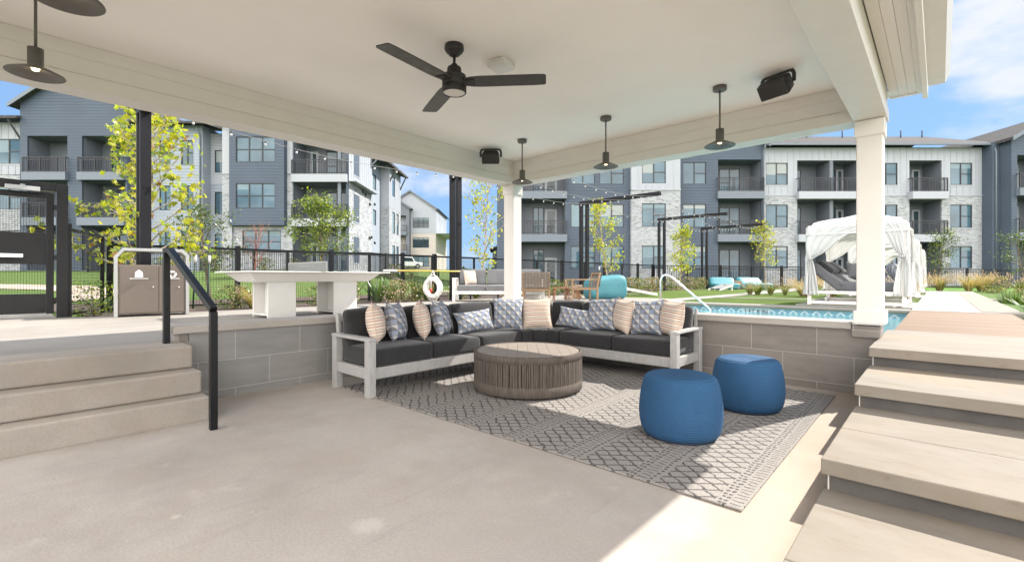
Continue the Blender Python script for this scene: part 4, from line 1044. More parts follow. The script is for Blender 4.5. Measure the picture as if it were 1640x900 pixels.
for k, (xo, l) in enumerate(((0.55, 'string of bulbs nearest the fence, strung between the pergola posts'), (1.65, 'middle string of bulbs hung from the pergola arms'), (2.7, 'string of bulbs hung from the free ends of the pergola arms'))):
    sl = thing('string_lights', l, 'string lights', (-9.35+xo, 0, 0), 0, 'strings of bulbs between the pergola frames')
    b = MB(); bulbs = []
    for y0, y1 in zip(PGY[:-1], PGY[1:]):
        pts = []
        for i in range(13):
            t = i/12; z = 3.70-0.62*t*(1-t)*1.6+0.0; pts.append((0, y0+(y1-y0)*t, z))
            if 0 < i < 12 and i % 1 == 0: bulbs.append(pts[-1])
        b.tube(pts, 0.005, 4)
    b.build('cable', M['cable'], sl)
    src = None
    for p in bulbs:
        if src is None:
            b = MB(); b.lathe([(0, 0.0), (0.013, 0.0), (0.013, -0.035), (0.001, -0.036)], 8); soc = b.build('bulb', M['plastic_black'], sl)
            b = MB(); b.lathe([(0.010, -0.035), (0.020, -0.055), (0.019, -0.075), (0.001, -0.085)], 8); b.build('glass_bulb', M['bulb_glass'], soc); src = soc; soc.location = p
        else:
            c = src.copy(); COL.objects.link(c); c.location = p
            for ch in src.children: d_ = ch.copy(); COL.objects.link(d_); d_.parent = c

# life ring and rescue pole by the fence
lr = thing('life_ring', 'white life ring with rope hanging from the fence post behind the sofa', 'life ring', (-9.06, 7.08, 0.86), R_(10))
cen = Vector((0, 0, 0))
b = MB(); b.tube([(0.215*math.cos(t), 0, 0.215*math.sin(t)) for t in [2*math.pi*k/36 for k in range(36)]], 0.062, 12, closed=True); b.build('ring', M['white_plastic'], lr)
b = MB()
for k in range(4):
    a = math.pi/4+k*math.pi/2
    pts = [((0.277+0.035*math.sin(math.pi*i/8))*math.cos(a+i/8*math.pi/2), 0, (0.277+0.035*math.sin(math.pi*i/8))*math.sin(a+i/8*math.pi/2)) for i in range(9)]
    b.tube(pts, 0.010, 6)
b.tube([(0, 0, 0.41), (-0.09, 0.0, 0.24)], 0.012, 6); b.tube([(0, 0, 0.42), (0.09, 0.0, 0.24)], 0.012, 6)
b.tube([(0.0, -0.06, 0.26), (0.02, -0.08, 0.08), (0.0, -0.07, -0.03)], 0.009, 6)
b.build('rope', M['rope'], lr)
b = MB()
for k in range(4):
    a = math.pi/4+k*math.pi/2; 
    pts = [(0.215*math.cos(a+dt)+0, 0, 0.215*math.sin(a+dt)) for dt in (-0.12, 0, 0.12)]; b.tube(pts, 0.066, 12)
b.build('band', M['rope'], lr)
b = MB(); b.lathe([(0, 0.045), (0.03, 0.03), (0.036, -0.02), (0.02, -0.045), (0, -0.05)], 12, (0.0, -0.07, -0.06)); b.build('float', M['red'], lr)
b = MB(); b.box(-0.018, 0.018, 0.07, 0.10, -0.34, 0.44); b.box(-0.015, 0.015, 0.0, 0.07, 0.395, 0.42); b.build('stand', M['black_steel'], lr)
rp = MB(); q0, q1 = Vector((-9.12, 6.10, 1.265)), Vector((-8.95, 9.60, 1.265))
rp.tube([q0, q1], 0.020, 10); o = rp.build('rescue_pole', M['yellow']); tag(o, 'long yellow rescue pole held level in front of the fence above the life ring', 'pole')
b = MB(); b.tube([q0-Vector((0.03, 0.32, 0)), q0], 0.022, 10); b.build('grip', M['white_plastic'], o)
b = MB()
for t in (0.33, 0.62, 0.9): 
    c = q0.lerp(q1, t); b.bar(c+Vector((0, 0, -0.8)), c, 0.03, 0.03, (0, 1, 0))
b.build('bracket', M['black_steel'], o)

# second sofa on the deck
s2 = thing('outdoor_sofa', 'three seat white framed sofa with grey cushions by the pergola post', 'sofa', (*W(-0.72, 11.35)[:2], D+0.004), A)
SW = 2.05
for x in (-SW/2+0.03+0.28, ): pass
b = MB(); b.box(-0.62, 1.45, -0.28, -0.22, 0.17, 0.245); b.box(-0.62, 1.45, 0.36, 0.42, 0.17, 0.245); b.box(-0.62, -0.56, -0.22, 0.36, 0.17, 0.245); b.box(1.39, 1.45, -0.22, 0.36, 0.17, 0.245); b.box(-0.56, 1.39, -0.2, 0.34, 0.22, 0.24); b.build('frame', M['white_paint'], s2, 0.004)
for x in (-0.655, 1.455):
    for y in (-0.26, 0.40): b = MB(); b.box(x-0.035, x+0.035, y-0.035, y+0.035, 0.0, 0.53); b.build('leg', M['white_paint'], s2, 0.004)
    b = MB(); b.box(x-0.04, x+0.04, -0.30, 0.44, 0.531, 0.556); b.build('armrest', M['white_paint'], s2, 0.004)
b = MB()
for x in (-0.53, 1.35): b.bar((x, 0.30, 0.22), (x, 0.47, 0.74), 0.04, 0.03, (0, 1, 0))
b.build('back_post', M['white_paint'], s2)
for k in range(3):
    xc = -0.6+0.33+0.675*k+0.02
    b = MB(); b.rbox(0.332, 0.29, 0.07, 0.03, lambda q, xc=xc: q+Vector((xc, 0.04, 0.31)), puff=0.012, nseg=4); b.build('seat_cushion', M['grey_fabric'], s2)
    rm = Matrix.Rotation(R_(-14), 3, 'X')
    b = MB(); b.rbox(0.325, 0.07, 0.20, 0.045, lambda q, xc=xc: rm @ q+Vector((xc, 0.33, 0.57)), nseg=4); b.build('back_cushion', M['grey_fabric'], s2)
o = pillow_mesh(0.40, 0.38, 0.15, M['pil_str'], 'throw_pillow'); o.matrix_world = Matrix.Translation(Vector(W(-1.02, 11.45, D+0.565))) @ Matrix.Rotation(A+R_(48), 4, 'Z') @ Matrix.Rotation(R_(-12), 4, 'X')
tag(o, 'striped pillow leaning in the left end of the grey outdoor sofa', 'pillow')

# woven strap chairs
def chair_parts(t):
    for sx in (-0.29, 0.29):
        b = MB(); b.bar((sx, -0.30, 0), (sx, -0.30, 0.50), 0.04, 0.04, (0, 1, 0)); b.build('leg', M['oak'], t, 0.004)
        b = MB(); b.bar((sx, 0.30, 0), (sx, 0.30, 0.38), 0.04, 0.04, (0, 1, 0)); b.bar((sx, 0.30, 0.37), (sx, 0.37, 0.68), 0.04, 0.04, (0, 1, 0)); b.build('leg', M['oak'], t, 0.004)
        b = MB(); b.bar((sx, -0.33, 0.515), (sx, 0.35, 0.515), 0.055, 0.025); b.build('armrest', M['oak'], t, 0.004)
    b = MB(); b.box(-0.29, 0.29, -0.31, -0.27, 0.29, 0.33); b.box(-0.29, 0.29, 0.28, 0.32, 0.27, 0.31); b.box(-0.31, -0.27, -0.30, 0.30, 0.28, 0.32); b.box(0.27, 0.31, -0.30, 0.30, 0.28, 0.32)
    b.bar((-0.29, 0.37, 0.66), (0.29, 0.37, 0.66), 0.03, 0.03); b.bar((-0.25, -0.3, 0.03), (0.25, -0.3, 0.03), 0.03, 0.03); b.build('frame', M['oak'], t)
    b = MB()
    for k in range(8):
        x = -0.245+0.07*k; b.bar((x, -0.30, 0.325+0.003*(k % 2)), (x, 0.30, 0.315+0.003*(k % 2)), 0.05, 0.006)
    for k in range(8):
        y = -0.25+0.07*k; b.bar((-0.29, y, 0.331), (0.29, y, 0.331), 0.006, 0.05, (0, 1, 0))
    b.build('woven_seat', M['strap'], t)
    b = MB()
    for k in range(8):
        x = -0.245+0.07*k; b.bar((x, 0.335+0.006*(k % 2), 0.33), (x, 0.395+0.006*(k % 2), 0.685), 0.048, 0.006, (0, 1, 0))
    for k in range(6):
        z = 0.37+0.056*k; yy = 0.325+0.085*(z-0.33)/0.355*0.7+0.018
        b.bar((-0.31, yy+0.008, z), (0.31, yy+0.008, z), 0.006, 0.036, (0, 0, 1))
    b.build('woven_back', M['strap'], t)
ch = thing('lounge_chair', 'woven strap wooden chair seen from behind beside the corner post', 'chair', (*W(0.56, 10.75)[:2], D+0.004), A+math.pi-R_(4), 'woven strap wooden chairs'); chair_parts(ch)
dup(ch, (*W(1.66, 11.2)[:2], D+0.004), A-R_(82), 'woven strap wooden chair seen from the side in front of the teal bean bag')
t = thing('side_table', 'low white cube table in front of the woven chair', 'table', (*W(0.50, 11.6)[:2], D+0.004), A)
b = MB(); b.box(-0.22, 0.22, -0.2, 0.2, 0.245, 0.28); b.build('top', M['white_paint'], t, 0.004)
b = MB(); b.box(-0.19, 0.19, -0.17, 0.17, 0.0, 0.244); b.build('base', M['white_plastic'], t, 0.01)
def slat_table(label, s, d, w, h):
    t = thing('slatted_table', label, 'table', (*W(s, d)[:2], D+0.004), A, 'small red wood tables')
    b = MB()
    for k in range(6): y = -w/2+w*(k+0.5)/6; b.box(-w/2, w/2, y-w/14, y+w/14, h-0.02, h)
    b.build('top', M['redwood'], t)
    for sx in (-1, 1):
        for sy in (-1, 1): b = MB(); b.bar((sx*w*0.46, sy*w*0.46, 0), (sx*w*0.40, sy*w*0.40, h-0.02), 0.025, 0.025, (0, 1, 0)); b.build('leg', M['redwood'], t)
slat_table('small red wood slatted table left of the side-on woven chair', 1.22, 11.55, 0.42, 0.32)
slat_table('second red wood slatted table tucked beside the woven chair arm', 1.52, 11.9, 0.36, 0.30)
t = thing('wooden_stool', 'turned wooden stump stool on the lawn behind the chairs', 'stool', (*W(1.83, 13.1)[:2], 0.525), 0)
b = MB(); b.lathe([(0.0, 0), (0.13, 0), (0.125, 0.05), (0.085, 0.16), (0.09, 0.2)], 20); b.build('base', M['oak'], t)
b = MB(); b.lathe([(0.10, 0.2), (0.145, 0.21), (0.15, 0.36), (0.14, 0.375), (0.0, 0.375)], 20); b.build('seat', M['oak'], t)

# bean bags and loungers in teal vinyl
def puffy(name, label, cat, s, d, rz, dims, fn, mat='teal', z=0.524):
    t = tag_t = thing(name, label, cat, (*W(s, d)[:2], z), A+rz)
    b = MB(); b.rbox(*dims, fn, puff=dims[2]*0.10, nseg=8); o = b.build('cushion', M[mat], t, weld=True)
    return t
def bag(q):
    w = 0.02*noise.noise(Vector((q.x*3, q.y*3, q.z*3))); k = 0.12*(q.z/0.30)
    q = q*(1+w*1.5); q.z += 0.31+0.05*(q.x/0.52)*max(0, q.z/0.3)-0.03*max(0, -q.x); q.x += 0.06*q.z*0; return q
puffy('bean_bag', 'big teal bean bag lounger lying on the turf by the walkway', 'bean bag', 2.53, 12.75, R_(8), (0.52, 0.42, 0.30, 0.17), bag)
def lng(q):
    hgt = 0.30+0.30*smooth(0.05, 0.75, q.y/0.75)
    k = (q.z/0.25+1)/2; w = 0.02*noise.noise(Vector((q.x*4, q.y*4, q.z*4)))
    return Vector((q.x*(1+w), q.y*(1+w), max(0.0, k*hgt+w)))
for nm, s, d, l in (('a', 10.95, 24.2, 'left teal vinyl lounger on the far turf'), ('b', 12.5, 24.2, 'right teal vinyl lounger on the far turf')):
    t = puffy('lawn_lounger', l, 'lounger', s, d, R_(-10 if nm == 'a' else 6), (0.62, 0.75, 0.25, 0.13), lng); t['group'] = 'teal loungers on the far turf'
t = thing('wooden_side_table', 'little wooden side table between the two teal loungers', 'table', (*W(11.72, 24.4)[:2], 0.524), A)
b = MB(); b.box(-0.18, 0.18, -0.15, 0.15, 0.16, 0.42); b.build('box', M['oak'], t, 0.01)
b = MB(); b.box(-0.13, -0.07, -0.1, 0.1, 0, 0.16); b.box(0.07, 0.13, -0.1, 0.1, 0, 0.16); b.build('leg_frame', M['redwood'], t)
def cornhole(label, s, d, rz):
    t = thing('cornhole_board', label, 'game board', (*W(s, d)[:2], 0.524), A+rz, 'grey cornhole boards')
    b = MB(); P = [(-0.55, 0.09), (0.55, 0.30)]
    v = [(-0.55, -0.28, 0.09), (0.55, -0.28, 0.30), (0.55, 0.28, 0.30), (-0.55, 0.28, 0.09)]
    hole = []; n = 16
    cxh, rh = 0.32, 0.075
    ring = [(cxh+rh*math.cos(2*math.pi*k/n), rh*math.sin(2*math.pi*k/n)) for k in range(n)]
    zf = lambda x: 0.09+(x+0.55)/1.10*0.21
    out = []
    for k in range(n):
        a = 2*math.pi*k/n; dx, dy = math.cos(a), math.sin(a); tq = min((0.55-cxh)/dx if dx > 1e-6 else ((-0.55-cxh)/dx if dx < -1e-6 else 9), 0.28/abs(dy) if abs(dy) > 1e-6 else 9)
        out.append((cxh+dx*tq, dy*tq))
    vs = [(x, y, zf(x)) for x, y in out]+[(x, y, zf(x)) for x, y in ring]
    fs = [(k, (k+1) % n, n+(k+1) % n, n+k) for k in range(n)]
    b.add(vs, fs); b.add([(-0.55, -0.28, 0.09), (-0.55, 0.28, 0.09), (out[8][0]+0.0, 0.28, zf(-0.55)), ], [])
    b.build('deck', M['alu'], t)
    for y in (-0.28, 0.26): b = MB(); b.prism_y([(-0.55, 0.0), (0.50, 0.21-0.02), (0.55, 0.21), (0.55, 0.29), (-0.55, 0.08)], y, y+0.02); b.build('side_board', M['white_paint'], t)
    b = MB(); b.box(0.535, 0.549, -0.258, 0.258, 0.19, 0.29); b.box(-0.5, 0.5, -0.02, 0.02, 0.03, 0.06); b.build('frame', M['white_paint'], t)
    for y in (-0.255, 0.20): b = MB(); b.box(0.46, 0.53, y, y+0.055, 0, 0.26); b.build('leg', M['white_paint'], t)
cornhole('grey cornhole board behind the big teal bean bag', 4.15, 15.4, R_(180))
cornhole('grey cornhole board in front of the left teal lounger', 9.55, 21.4, R_(35))

# pool grab rail
b = MB(); pts = [Vector((-4.60, 9.95, D))]
P0 = Vector((-4.60, 9.95, 0)); P1 = Vector((-3.62, 10.25, 0))
pr_ = [(0, 0.54), (0, 1.02), (0.02, 1.10), (0.06, 1.155), (0.12, 1.17), (0.19, 1.145), (0.26, 1.09), (0.95, 0.47), (1.0, 0.42), (1.0, 0.1)]
pts = [(P0.lerp(P1, t).x, P0.lerp(P1, t).y, z) for t, z in pr_]
t = thing('pool_handrail', 'stainless steel handrail curving down into the pool', 'handrail', (0, 0, 0))
b.tube(pts, 0.024, 12); b.build('rail', M['steel'], t)
b = MB(); b.lathe([(0.0, 0.03), (0.04, 0.028), (0.055, 0.008), (0.055, 0)], 20, (P0.x, P0.y, D+0.012)); b.build('escutcheon', M['steel'], t)

# daybeds with tied curtains
def daybed():
    t = thing('canopy_daybed', 'white canopy daybed nearest the pool, grey recliners and tied white curtains', 'daybed', (-1.27, 12.75, 0.53), 0, 'white canopy daybeds along the walkway')
    hx, hy, H = 0.775, 1.12, 1.62
    b = MB(); b.box(-1.0, 0.95, -1.3, 1.3, -0.02, 0.012); b.build('paved_pad', M['path'], t)
    for sx in (-1, 1):
        for sy in (-1, 1):
            b = MB(); b.box(sx*hx-0.035, sx*hx+0.035, sy*hy-0.035, sy*hy+0.035, 0.012, H); b.build('post', M['white_paint'], t, 0.004)
    b = MB()
    for z0, z1 in ((0.03, 0.09), (0.24, 0.30), (H, H+0.05)):
        b = MB()
        for sy in (-1, 1): b.box(-hx+0.036 if z0 < 1 else -hx-0.03, hx-0.036 if z0 < 1 else hx+0.03, sy*hy-0.025, sy*hy+0.025, z0, z1)
        for sx in (-1, 1): b.box(sx*hx-0.025, sx*hx+0.025, -hy+0.02, hy-0.02, z0+0.001, z1-0.001)
        b.build('top_rail' if z0 > 1 else 'base_rail', M['white_paint'], t)
    # canopy, a soft pyramid with a rounded hem
    b = MB(); n = 15; pts = []
    for i in range(n):
        for j in range(n):
            u = -1+2*i/(n-1); v = -1+2*j/(n-1); m_ = max(abs(u), abs(v))
            sag = 0.03*math.sin(u*5)*math.sin(v*4)*(1-m_)
            z = H+0.055+0.30*(1-m_)**0.8-sag if m_ < 0.97 else H-0.15
            pts.append((u*(hx+0.07), v*(hy+0.07), z))
    b.grid(pts, n, n); b.build('canopy_roof', M['linen'], t)
    def curtain(px, py, dx, dy, span, seed):
        """gathered cloth: hangs from the top rail over `span`, tied to the post, flaring below"""
        b = MB(); nu, nv = 34, 26; pts = []
        for j in range(nv):
            v = j/(nv-1)
            ztie = 0.98
            for i in range(nu):
                u = i/(nu-1)
                top = H+0.02
                if v < 0.55:
                    k = v/0.55; e = k**(0.8+1.3*u); w = span*(1-k)**0.8*(1-0.22*math.sin(math.pi*k))+0.06*k
                    z = top+(ztie-top)*(k**(1.0+0.0*u)); z = top+(ztie-top)*k*(1-0.30*u*(1-k)**0.5*0) 
                    # the free edge swags: it reaches the tie later than the edge along the post
                    z = top-(top-ztie)*k**(1+0.25*u)
                else:
                    k = (v-0.55)/0.45; w = 0.06+0.24*k**0.6; z = ztie-(ztie-0.22)*k
                amp = 0.030*min(1, 0.15+1.4*v)
                fold = amp*math.sin(u*24+seed+2*math.sin(v*3+seed))+0.012*math.sin(u*55+v*7+seed)
                along_ = u*w-0.02
                if v >= 0.55: along_ -= 0.10*k**0.6
                elif u < 0.3: along_ -= 0.05*(1-u/0.3)*math.sin(math.pi*min(1, k*1.0))
                pts.append((px+dx*along_+dy*fold, py+dy*along_+dx*fold, z))
        b.grid(pts, nv, nu)
        c = b.build('curtain', M['linen'], t)
        b = MB(); q = Vector((px+dx*0.01, py+dy*0.01, ztie)); b.lathe([(0.045, -0.012), (0.052, 0.0), (0.045, 0.012)], 12, tuple(q+Vector((dx*0.02, dy*0.02, 0)))); b.build('tie', M['linen'], c)
    curtain(-hx+0.0, -hy-0.05, 1, 0, 1.22, 0.3); curtain(hx, -hy-0.05, -1, 0, 0.58, 1.7)
    curtain(-hx, hy+0.05, 1, 0, 1.2, 2.9); curtain(hx, hy+0.05, -1, 0, 0.50, 4.4)
    curtain(-hx-0.05, -hy, 0, 1, 0.55, 5.1); curtain(hx+0.05, -hy, 0, 1, 0.6, 0.9); curtain(hx+0.05, hy, 0, -1, 0.6, 3.3)
    # two reclined loungers side by side
    for yc in (-0.53, 0.53):
        b = MB(); b.rbox(0.50, 0.50, 0.095, 0.04, lambda q, yc=yc: q+Vector((0.22, yc, 0.395)), nseg=4); b.build('mattress', M['cover_grey'], t)
        rm = Matrix.Rotation(R_(42), 3, 'Y')
        b = MB(); b.rbox(0.35, 0.50, 0.095, 0.04, lambda q, yc=yc: rm @ q+Vector((-0.475, yc, 0.585)), nseg=4); b.build('backrest', M['cover_grey'], t)
        b = MB(); b.rbox(0.17, 0.44, 0.06, 0.045, lambda q, yc=yc: rm @ q+Vector((-0.52, yc, 0.80)), nseg=4); b.build('headrest', M['charcoal'], t)
        b = MB(); b.bar((-0.28, yc-0.3, 0.30), (-0.60, yc-0.3, 0.56), 0.03, 0.02); b.bar((-0.28, yc+0.3, 0.30), (-0.60, yc+0.3, 0.56), 0.03, 0.02); b.bar((-0.62, yc-0.3, 0.30), (-0.38, yc-0.3, 0.42), 0.03, 0.02); b.build('backrest_support', M['white_paint'], t)
    return t
dbed = daybed()
def db_pillows(y):
    for k, (x, yy, rz, kind) in enumerate(((-0.05, -0.52, 60, 'cover_grey'), (0.60, -0.55, 115, 'pil_geo'))):
        o = pillow_mesh(0.42, 0.40, 0.17, M[kind], 'throw_pillow')
        o.matrix_world = Matrix.Translation((-1.27+x, y+yy, 0.53+0.69)) @ Matrix.Rotation(R_(rz), 4, 'Z') @ Matrix.Rotation(R_(-24), 4, 'X') @ Matrix.Rotation(R_(20), 4, 'Y')
        tag(o, ('plain grey pillow on the nearest canopy daybed', 'patterned pillow at the right end of the nearest canopy daybed')[k], 'pillow')
db_pillows(12.75)
dup(dbed, (-1.27, 18.95, 0.53), 0, 'middle white canopy daybed of the three beside the walkway')
dup(dbed, (-1.27, 25.15, 0.53), 0, 'farthest white canopy daybed, at the end of the walkway')

# low concrete planters right of the walkway
for (y0, y1, x1, l) in ((10.2, 11.5, 4.5, 'pale concrete planter edge just right of the timber deck'), (17.5, 19.0, 4.5, 'farther pale concrete planter edge right of the walkway')):
    b = MB(); b.box(0.99, x1, y0, y0+0.28, 0.2, D+0.006); b.box(0.995, x1, y1, y1+0.25, 0.2, D-0.06); o = b.build('concrete_planter', M['path'], None, 0.01); tag(o, l, 'planter')

# ------------------------------------------------------------------ trees and plants
MAPLE = [(0, -0.5), (0.10, -0.22), (0.45, -0.30), (0.30, -0.05), (0.55, 0.15), (0.22, 0.18), (0.0, 0.60), (-0.22, 0.18), (-0.55, 0.15), (-0.30, -0.05), (-0.45, -0.30), (-0.10, -0.22)]
OVAL = [(0, -0.5), (0.24, -0.1), (0.16, 0.28), (0, 0.55), (-0.16, 0.28), (-0.24, -0.1)]
def add_leaf(b, c, size, shape, mi, up=0.5):
    n = Vector((random.gauss(0, 1), random.gauss(0, 1), random.gauss(0, 1)+up)).normalized()
    a = n.orthogonal().normalized(); a.rotate(Matrix.Rotation(random.uniform(0, 6.283), 3, n)); q = n.cross(a)
    s = size*random.uniform(0.65, 1.25); cup = random.uniform(-0.12, 0.30)
    b.add([c+a*x*s+q*y*s+n*(abs(x)*cup*s) for x, y in shape], [tuple(range(len(shape)))], mi)
def limb(b, p, d, ln, r0, n=6, bend=0.15, lift=0.10, sides=6):
    pts = [p.copy()]; d = d.normalized()
    for k in range(n):
        d = (d+Vector((random.gauss(0, bend), random.gauss(0, bend), random.gauss(0, bend)+lift))*0.5).normalized()
        pts.append(pts[-1]+d*ln/n)
    b.tube(pts, [r0*(1-0.8*k/n) for k in range(n+1)], sides); return pts
def tree(label, x, y, H, first, spread, nl, leaves, size, mats, shape, bark='bark', tr=0.045, up_angle=(25, 60), seed=1, stems=1, group=None, twig=4, prof=None, z=None, jit=0.10):
    random.seed(seed); z = height(x, y) if z is None else z
    t = thing('tree', label, 'tree', (x, y, z-0.02), 0, group)
    b = MB(); L = MB(); tips = []
    for s in range(stems):
        d0 = Vector((random.gauss(0, 0.10), random.gauss(0, 0.10), 1)) if stems > 1 else Vector((random.gauss(0, 0.02), random.gauss(0, 0.02), 1))
        n = 10; pts = [Vector((random.gauss(0, 0.04)*(stems > 1), random.gauss(0, 0.04)*(stems > 1), 0))]; d = d0.normalized()
        for k in range(n): d = (d+Vector((random.gauss(0, 0.05), random.gauss(0, 0.05), 0.08))).normalized(); pts.append(pts[-1]+d*H*0.97/n)
        b.tube(pts, [tr*(1-0.85*k/n)+0.004 for k in range(n+1)], 9)
        m = nl//stems
        for k in range(m):
            f = first+(0.97-first)*(k+random.random()*0.8)/m
            i = min(n-1, int(f*n)); p = pts[i].lerp(pts[i+1], f*n-i)
            az = 2.4*k+random.uniform(-0.4, 0.4)+s
            g = (f-first)/(1-first); sh = prof(g) if prof else math.sin(math.pi*(0.22+0.72*g))
            ln = spread*sh*random.uniform(0.75, 1.15)
            if ln < 0.08: ln = 0.08
            el = R_(random.uniform(*up_angle)); dd = Vector((math.cos(az)*math.cos(el), math.sin(az)*math.cos(el), math.sin(el)))
            lp = limb(b, p, dd, ln, tr*0.36*(1-0.6*g)+0.004, 5, 0.18, 0.08)
            for q in range(twig):
                u = random.uniform(0.35, 1.0); j = min(4, int(u*5)); pp = lp[j].lerp(lp[j+1], u*5-j)
                tw = limb(b, pp, (lp[j+1]-lp[j]).normalized()+Vector((random.gauss(0, 0.7), random.gauss(0, 0.7), random.gauss(0.1, 0.5))), ln*random.uniform(0.22, 0.45), 0.006+0.02*tr, 3, 0.2, 0.05, 4)
                tips += tw[1:]
            tips += lp[3:]
        tips += pts[-2:]
    b.build('trunk', M[bark], t)
    for k in range(leaves):
        c = random.choice(tips); add_leaf(L, c+Vector((random.gauss(0, jit), random.gauss(0, jit), random.gauss(-0.02, jit))), size, shape, random.choices(range(len(mats)), [w for _, w in mats])[0])
    if leaves: L.build('crown', [M[m] for m, _ in mats], t)
    return t
LIME = [('leaf_lime', 5), ('leaf_yellow', 4), ('leaf_mid', 1.4), ('leaf_brown', 0.35)]
tree('young lime green sycamore with bare side branches behind the trash station', -10.42, 1.68, 3.55, 0.12, 1.36, 32, 1250, 0.104, LIME, MAPLE, tr=0.042, seed=24, stems=1, twig=4, up_angle=(18, 52), jit=0.085, z=0.5, prof=lambda g: 0.95-0.55*g if g > 0.12 else 1.0)
tree('small dark green oak close to the left apartments, behind the sycamore', *W(-7.6, 11.8)[:2], 2.35, 0.25, 1.0, 16, 1300, 0.075, [('leaf_olive', 4), ('leaf_dark', 5), ('leaf_mid', 1)], OVAL, 'dark_bark', 0.04, (10, 60), 5)
tree('round bushy green tree in front of the left apartment corner', *W(-9.75, 24)[:2], 3.75, 0.26, 1.75, 30, 4200, 0.13, [('leaf_mid', 5), ('leaf_olive', 4), ('leaf_lime', 2), ('leaf_dark', 2)], OVAL, 'dark_bark', 0.07, (5, 65), 11, twig=5, jit=0.14)
tree('bare reddish sapling by the left apartments', *W(-8.0, 14.5)[:2], 2.05, 0.35, 0.75, 18, 60, 0.05, [('leaf_brown', 1)], OVAL, 'red_twig', 0.022, (20, 70), 8, twig=4, z=0.7)
tree('slender pale green young tree against the sky left of the corner post', -10.2, 9.75, 3.7, 0.20, 0.85, 24, 800, 0.085, LIME, MAPLE, 'bark', 0.03, (30, 65), 31, twig=3, jit=0.07, prof=lambda g: 0.75+0.5*math.sin(3.1*g), z=0.5)
tree('slender young tree under the arm of the middle pergola frame', -9.45, 15.9, 3.75, 0.18, 0.85, 24, 950, 0.09, LIME, MAPLE, 'bark', 0.032, (25, 65), 41, twig=3, jit=0.09, z=0.5)
tree('small lime green young tree beside the pool handrail', -9.45, 22.6, 3.1, 0.22, 0.85, 22, 1050, 0.10, LIME, MAPLE, 'bark', 0.03, (25, 65), 51, twig=3, jit=0.11, z=0.5)
tree('thin young tree with browning leaves left of the canopy daybeds', *W(15.3, 28.2)[:2], 4.0, 0.30, 1.05, 20, 850, 0.115, LIME+[('leaf_olive', 3), ('leaf_brown', 1.5)], MAPLE, 'bark', 0.035, (30, 70), 61, twig=3, jit=0.14)
tree('small dark leafy tree beyond the end of the walkway', *W(28.2, 31.0)[:2], 3.7, 0.18, 0.95, 24, 1500, 0.11, [('leaf_dark', 5), ('leaf_mid', 4), ('leaf_lime', 1.2)], OVAL, 'dark_bark', 0.04, (20, 65), 71, jit=0.16)
tree('dark green spreading tree at the right edge', *W(29.3, 26.8)[:2], 3.3, 0.2, 1.15, 20, 900, 0.10, [('leaf_dark', 5), ('leaf_mid', 4), ('leaf_olive', 2)], OVAL, 'dark_bark', 0.05, (10, 60), 81, jit=0.16)

def clump(n, h, lean, w, mats, seed, seed_heads=0, curve=1.0, twist=0):
    random.seed(seed); b = MB()
    for k in range(n):
        a = random.uniform(0, 6.283); r = random.random()**0.5*0.10*h; ln = h*random.uniform(0.6, 1.1); le = lean*random.uniform(0.3, 1.2)
        base = Vector((r*math.cos(a), r*math.sin(a), 0)); dv = Vector((math.cos(a), math.sin(a), 0)); sd = Vector((-dv.y, dv.x, 0))*w*0.5
        pts = []
        for i in range(4):
            t = i/3; pts.append(base+dv*(le*ln*t**(1.6*curve))+Vector((0, 0, ln*(t-0.28*le*t*t))))
        mi = random.choices(range(len(mats)), [q for _, q in mats])[0]
        v = [pts[0]-sd, pts[0]+sd, pts[1]-sd*0.9, pts[1]+sd*0.9, pts[2]-sd*0.6, pts[2]+sd*0.6, pts[3]]
        b.add(v, [(0, 1, 3, 2), (2, 3, 5, 4), (4, 5, 6)], mi)
        if k < seed_heads:
            for q in range(7):
                c = pts[3]+Vector((random.gauss(0, 0.012), random.gauss(0, 0.012), random.uniform(-0.12, 0.05)))
                add_leaf(b, c, 0.035, OVAL, len(mats), 0)
    return b, [M[m] for m, _ in mats]+[M['blade_pink']]
def shrub(n, r, h, size, mats, seed):
    random.seed(seed); b = MB()
    for k in range(max(6, n//45)):
        a = random.uniform(0, 6.283); q = Vector((r*0.8*math.cos(a)*random.random(), r*0.8*math.sin(a)*random.random(), h*random.uniform(0.5, 1)))
        b.tube([Vector((0, 0, 0)), q*0.5+Vector((0, 0, 0.05)), q], [0.006, 0.004, 0.002], 4, len(mats))
    for k in range(n):
        a = random.uniform(0, 6.283); e = random.random()**0.5; zz = random.random()
        rr = r*e*(0.55+0.6*math.sin(math.pi*min(1, zz*0.9+0.1)))*(0.75+0.4*noise.noise(Vector((math.cos(a)*2+seed, math.sin(a)*2, zz*3))))
        add_leaf(b, Vector((rr*math.cos(a), rr*math.sin(a), 0.03+h*zz)), size, OVAL, random.choices(range(len(mats)), [q for _, q in mats])[0])
    return b, [M[m] for m, _ in mats]+[M['dark_bark']]
plant_src = {}
